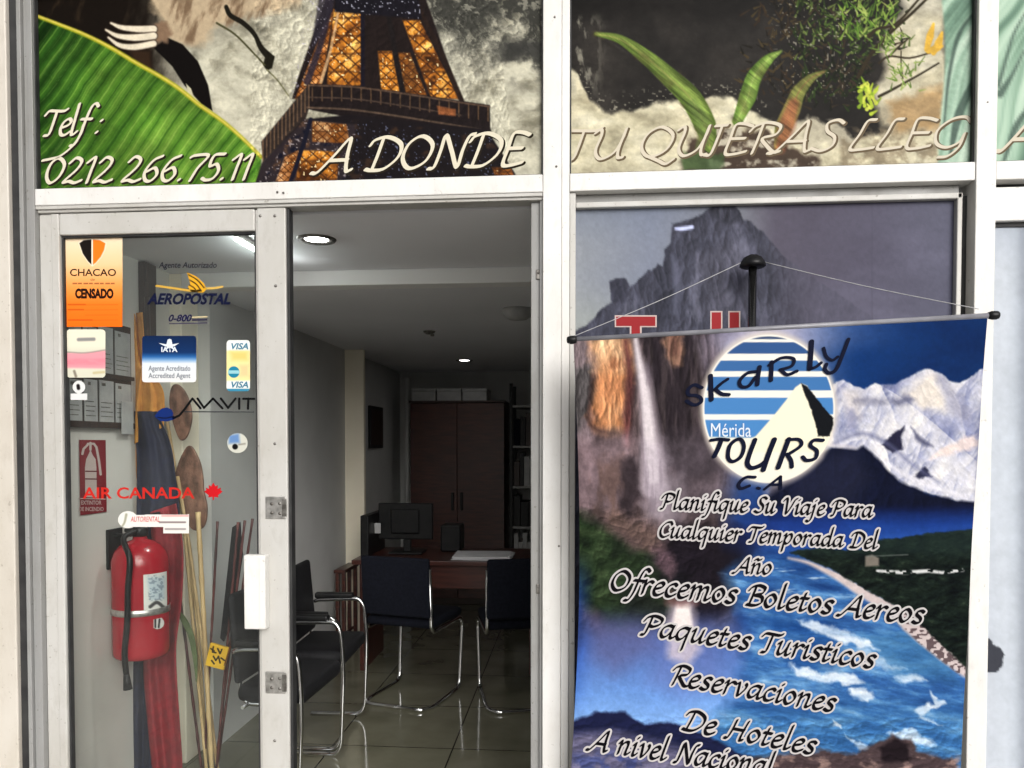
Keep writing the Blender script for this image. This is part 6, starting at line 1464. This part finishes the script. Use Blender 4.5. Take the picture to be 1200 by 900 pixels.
# ------------------------------------------------------------------ cabinet, boxes, shelf at the back
CYF = 4.55
cxa, cxb = float(on_y(481, 560, CYF)[0]), float(on_y(591, 560, CYF)[0]); cz = float(on_y(535, 472, CYF)[2])
cb = thing('wooden_cabinet', 'tall red brown two door cabinet against the end wall', 'cabinet', ((cxa + cxb) / 2, CYF, 0))
m = MB(); m.box(cxa, cxb, CYF + .021, YEND - .01, .0, cz, .003); m.box(cxa - .01, cxb + .01, CYF - .012, YEND - .01, cz + .0005, cz + .02, .003); m.build('carcass', M['dark_wood'], cb)
mid = (cxa + cxb) / 2
for s in (0, 1):
    x0, x1 = (cxa + .002, mid - .002) if s == 0 else (mid + .002, cxb - .002)
    m = MB(); m.box(x0, x1, CYF, CYF + .020, .06, cz - .003, .003); d_ = m.build('door', M['red_wood'], cb)
    hx = mid - .055 if s == 0 else mid + .03; m = MB(); m.box(hx, hx + .025, CYF - .022, CYF - .001, float(on_y(530, 598, CYF)[2]), float(on_y(530, 577, CYF)[2]), .004); m.build('handle', M['black_plastic'], d_)
for k, (u0, u1) in enumerate(((482.5, 511), (512, 541), (542, 571))):
    a = on_y(u0, 455, CYF + .03); b = on_y(u1, 471, CYF + .03)
    t = thing('archive_box', ['grey archive box above the hinge edge of the cabinet', 'grey archive box between two others on the cabinet', 'grey archive box of the cabinet top nearest the shelf'][k], 'box', (float((a[0] + b[0]) / 2), CYF + .03, cz + .021), 0, 'archive boxes on the cabinet')
    m = MB(); m.box(a[0], b[0] - .006, CYF + .03, CYF + .36, cz + .021, float(a[2]) - .03, .004); m.build('body', M['grey_paper'], t)
    m = MB(); m.box(a[0] - .003, b[0] - .003, CYF + .026, CYF + .364, float(a[2]) - .0295, float(a[2]), .004); m.build('lid', M['grey_paper'], t)
a = on_y(477, 455, CYF + .2); b = on_y(477, 590, CYF + .2)
t = thing('wall_pipe', 'pale vertical pipe ending in a brass tap beside the cabinet', 'pipe', (float(a[0]), CYF + .2, float(b[2])))
m = MB(); m.tube([V3(a) + Vector((0, 0, .1)), V3(b)], .022, 14); m.build('pipe', M['wall_grey'], t)
m = MB(); q = V3(b); m.tube(round_path([q + Vector((0, 0, .02)), q + Vector((0, 0, -.03)), q + Vector((.14, -.02, -.03))], .03), .02, 12); m.tube([q + Vector((.09, -.02, -.03)), q + Vector((.09, -.02, .06))], .014, 10); m.build('tap', M['brass'], t)
# frame on the wall
a = on_x(431, 475, XL2); b = on_x(446, 525, XL2)
t = thing('notice_frame', 'black framed notice on the grey wall beyond the pilaster', 'picture frame', (XL2, float(a[1]), float(b[2])))
m = MB(); m.box(XL2 + .001, XL2 + .025, a[1], b[1], b[2], a[2], .004); m.build('frame', M['black_plastic'], t)
m = MB(); m.box(XL2 + .0255, XL2 + .027, a[1] + .03, b[1] - .03, float(b[2]) + .03, float(a[2]) - .03, 0); m.build('notice', M['dark_wood'], t)
# shelf unit at the right of the cabinet
sx0_, sx1_ = float(on_y(597, 560, 4.5)[0]), float(on_y(660, 560, 4.5)[0])
sh = thing('shelf_unit', 'dim metal shelf unit with files beside the cabinet', 'shelf', ((sx0_ + sx1_) / 2, 4.5, 0))
m = MB()
for x in (sx0_, sx1_ - .03):
    for y in (4.5, 4.9): m.box(x, x + .03, y, y + .03, 0, 2.05, .002)
m.build_each('post', M['black_plastic'], sh)
rng = random.Random(8)
for k, z in enumerate((.35, .72, 1.09, 1.46, 1.83)):
    m = MB(); m.box(sx0_ + .0305, sx1_ - .0305, 4.5, 4.93, z, z + .02, .002); m.build('shelf_board', M['grey_alu'], sh)
n = 0
labs = ['files on the lowest board of the dim shelf unit', 'files on the second board of the dim shelf unit', 'files at desk height in the dim shelf unit', 'files at eye level in the dim shelf unit']
for k, z in enumerate((.35, .72, 1.09, 1.46)):
    t = thing('file_row', 'mixed dark and pale ' + labs[k], 'files', (sx0_, 4.52, z + .0205), 0, 'files on the shelf unit'); x = sx0_ + .04
    mats = ['black_plastic', 'grey_paper', 'navy_cloth', 'grey_paper', 'black_plastic', 'dark_wood']
    while x < sx1_ - .12:
        w_ = rng.uniform(.03, .07); m = MB(); m.box(x, x + w_, 4.52, 4.8, z + .0205, z + .0205 + rng.uniform(.22, .31), .003); m.build('binder', M[mats[rng.randrange(6)]], t); x += w_ + .002
# waste bin under the desk edge
c = on_y(467, 777, 2.3)
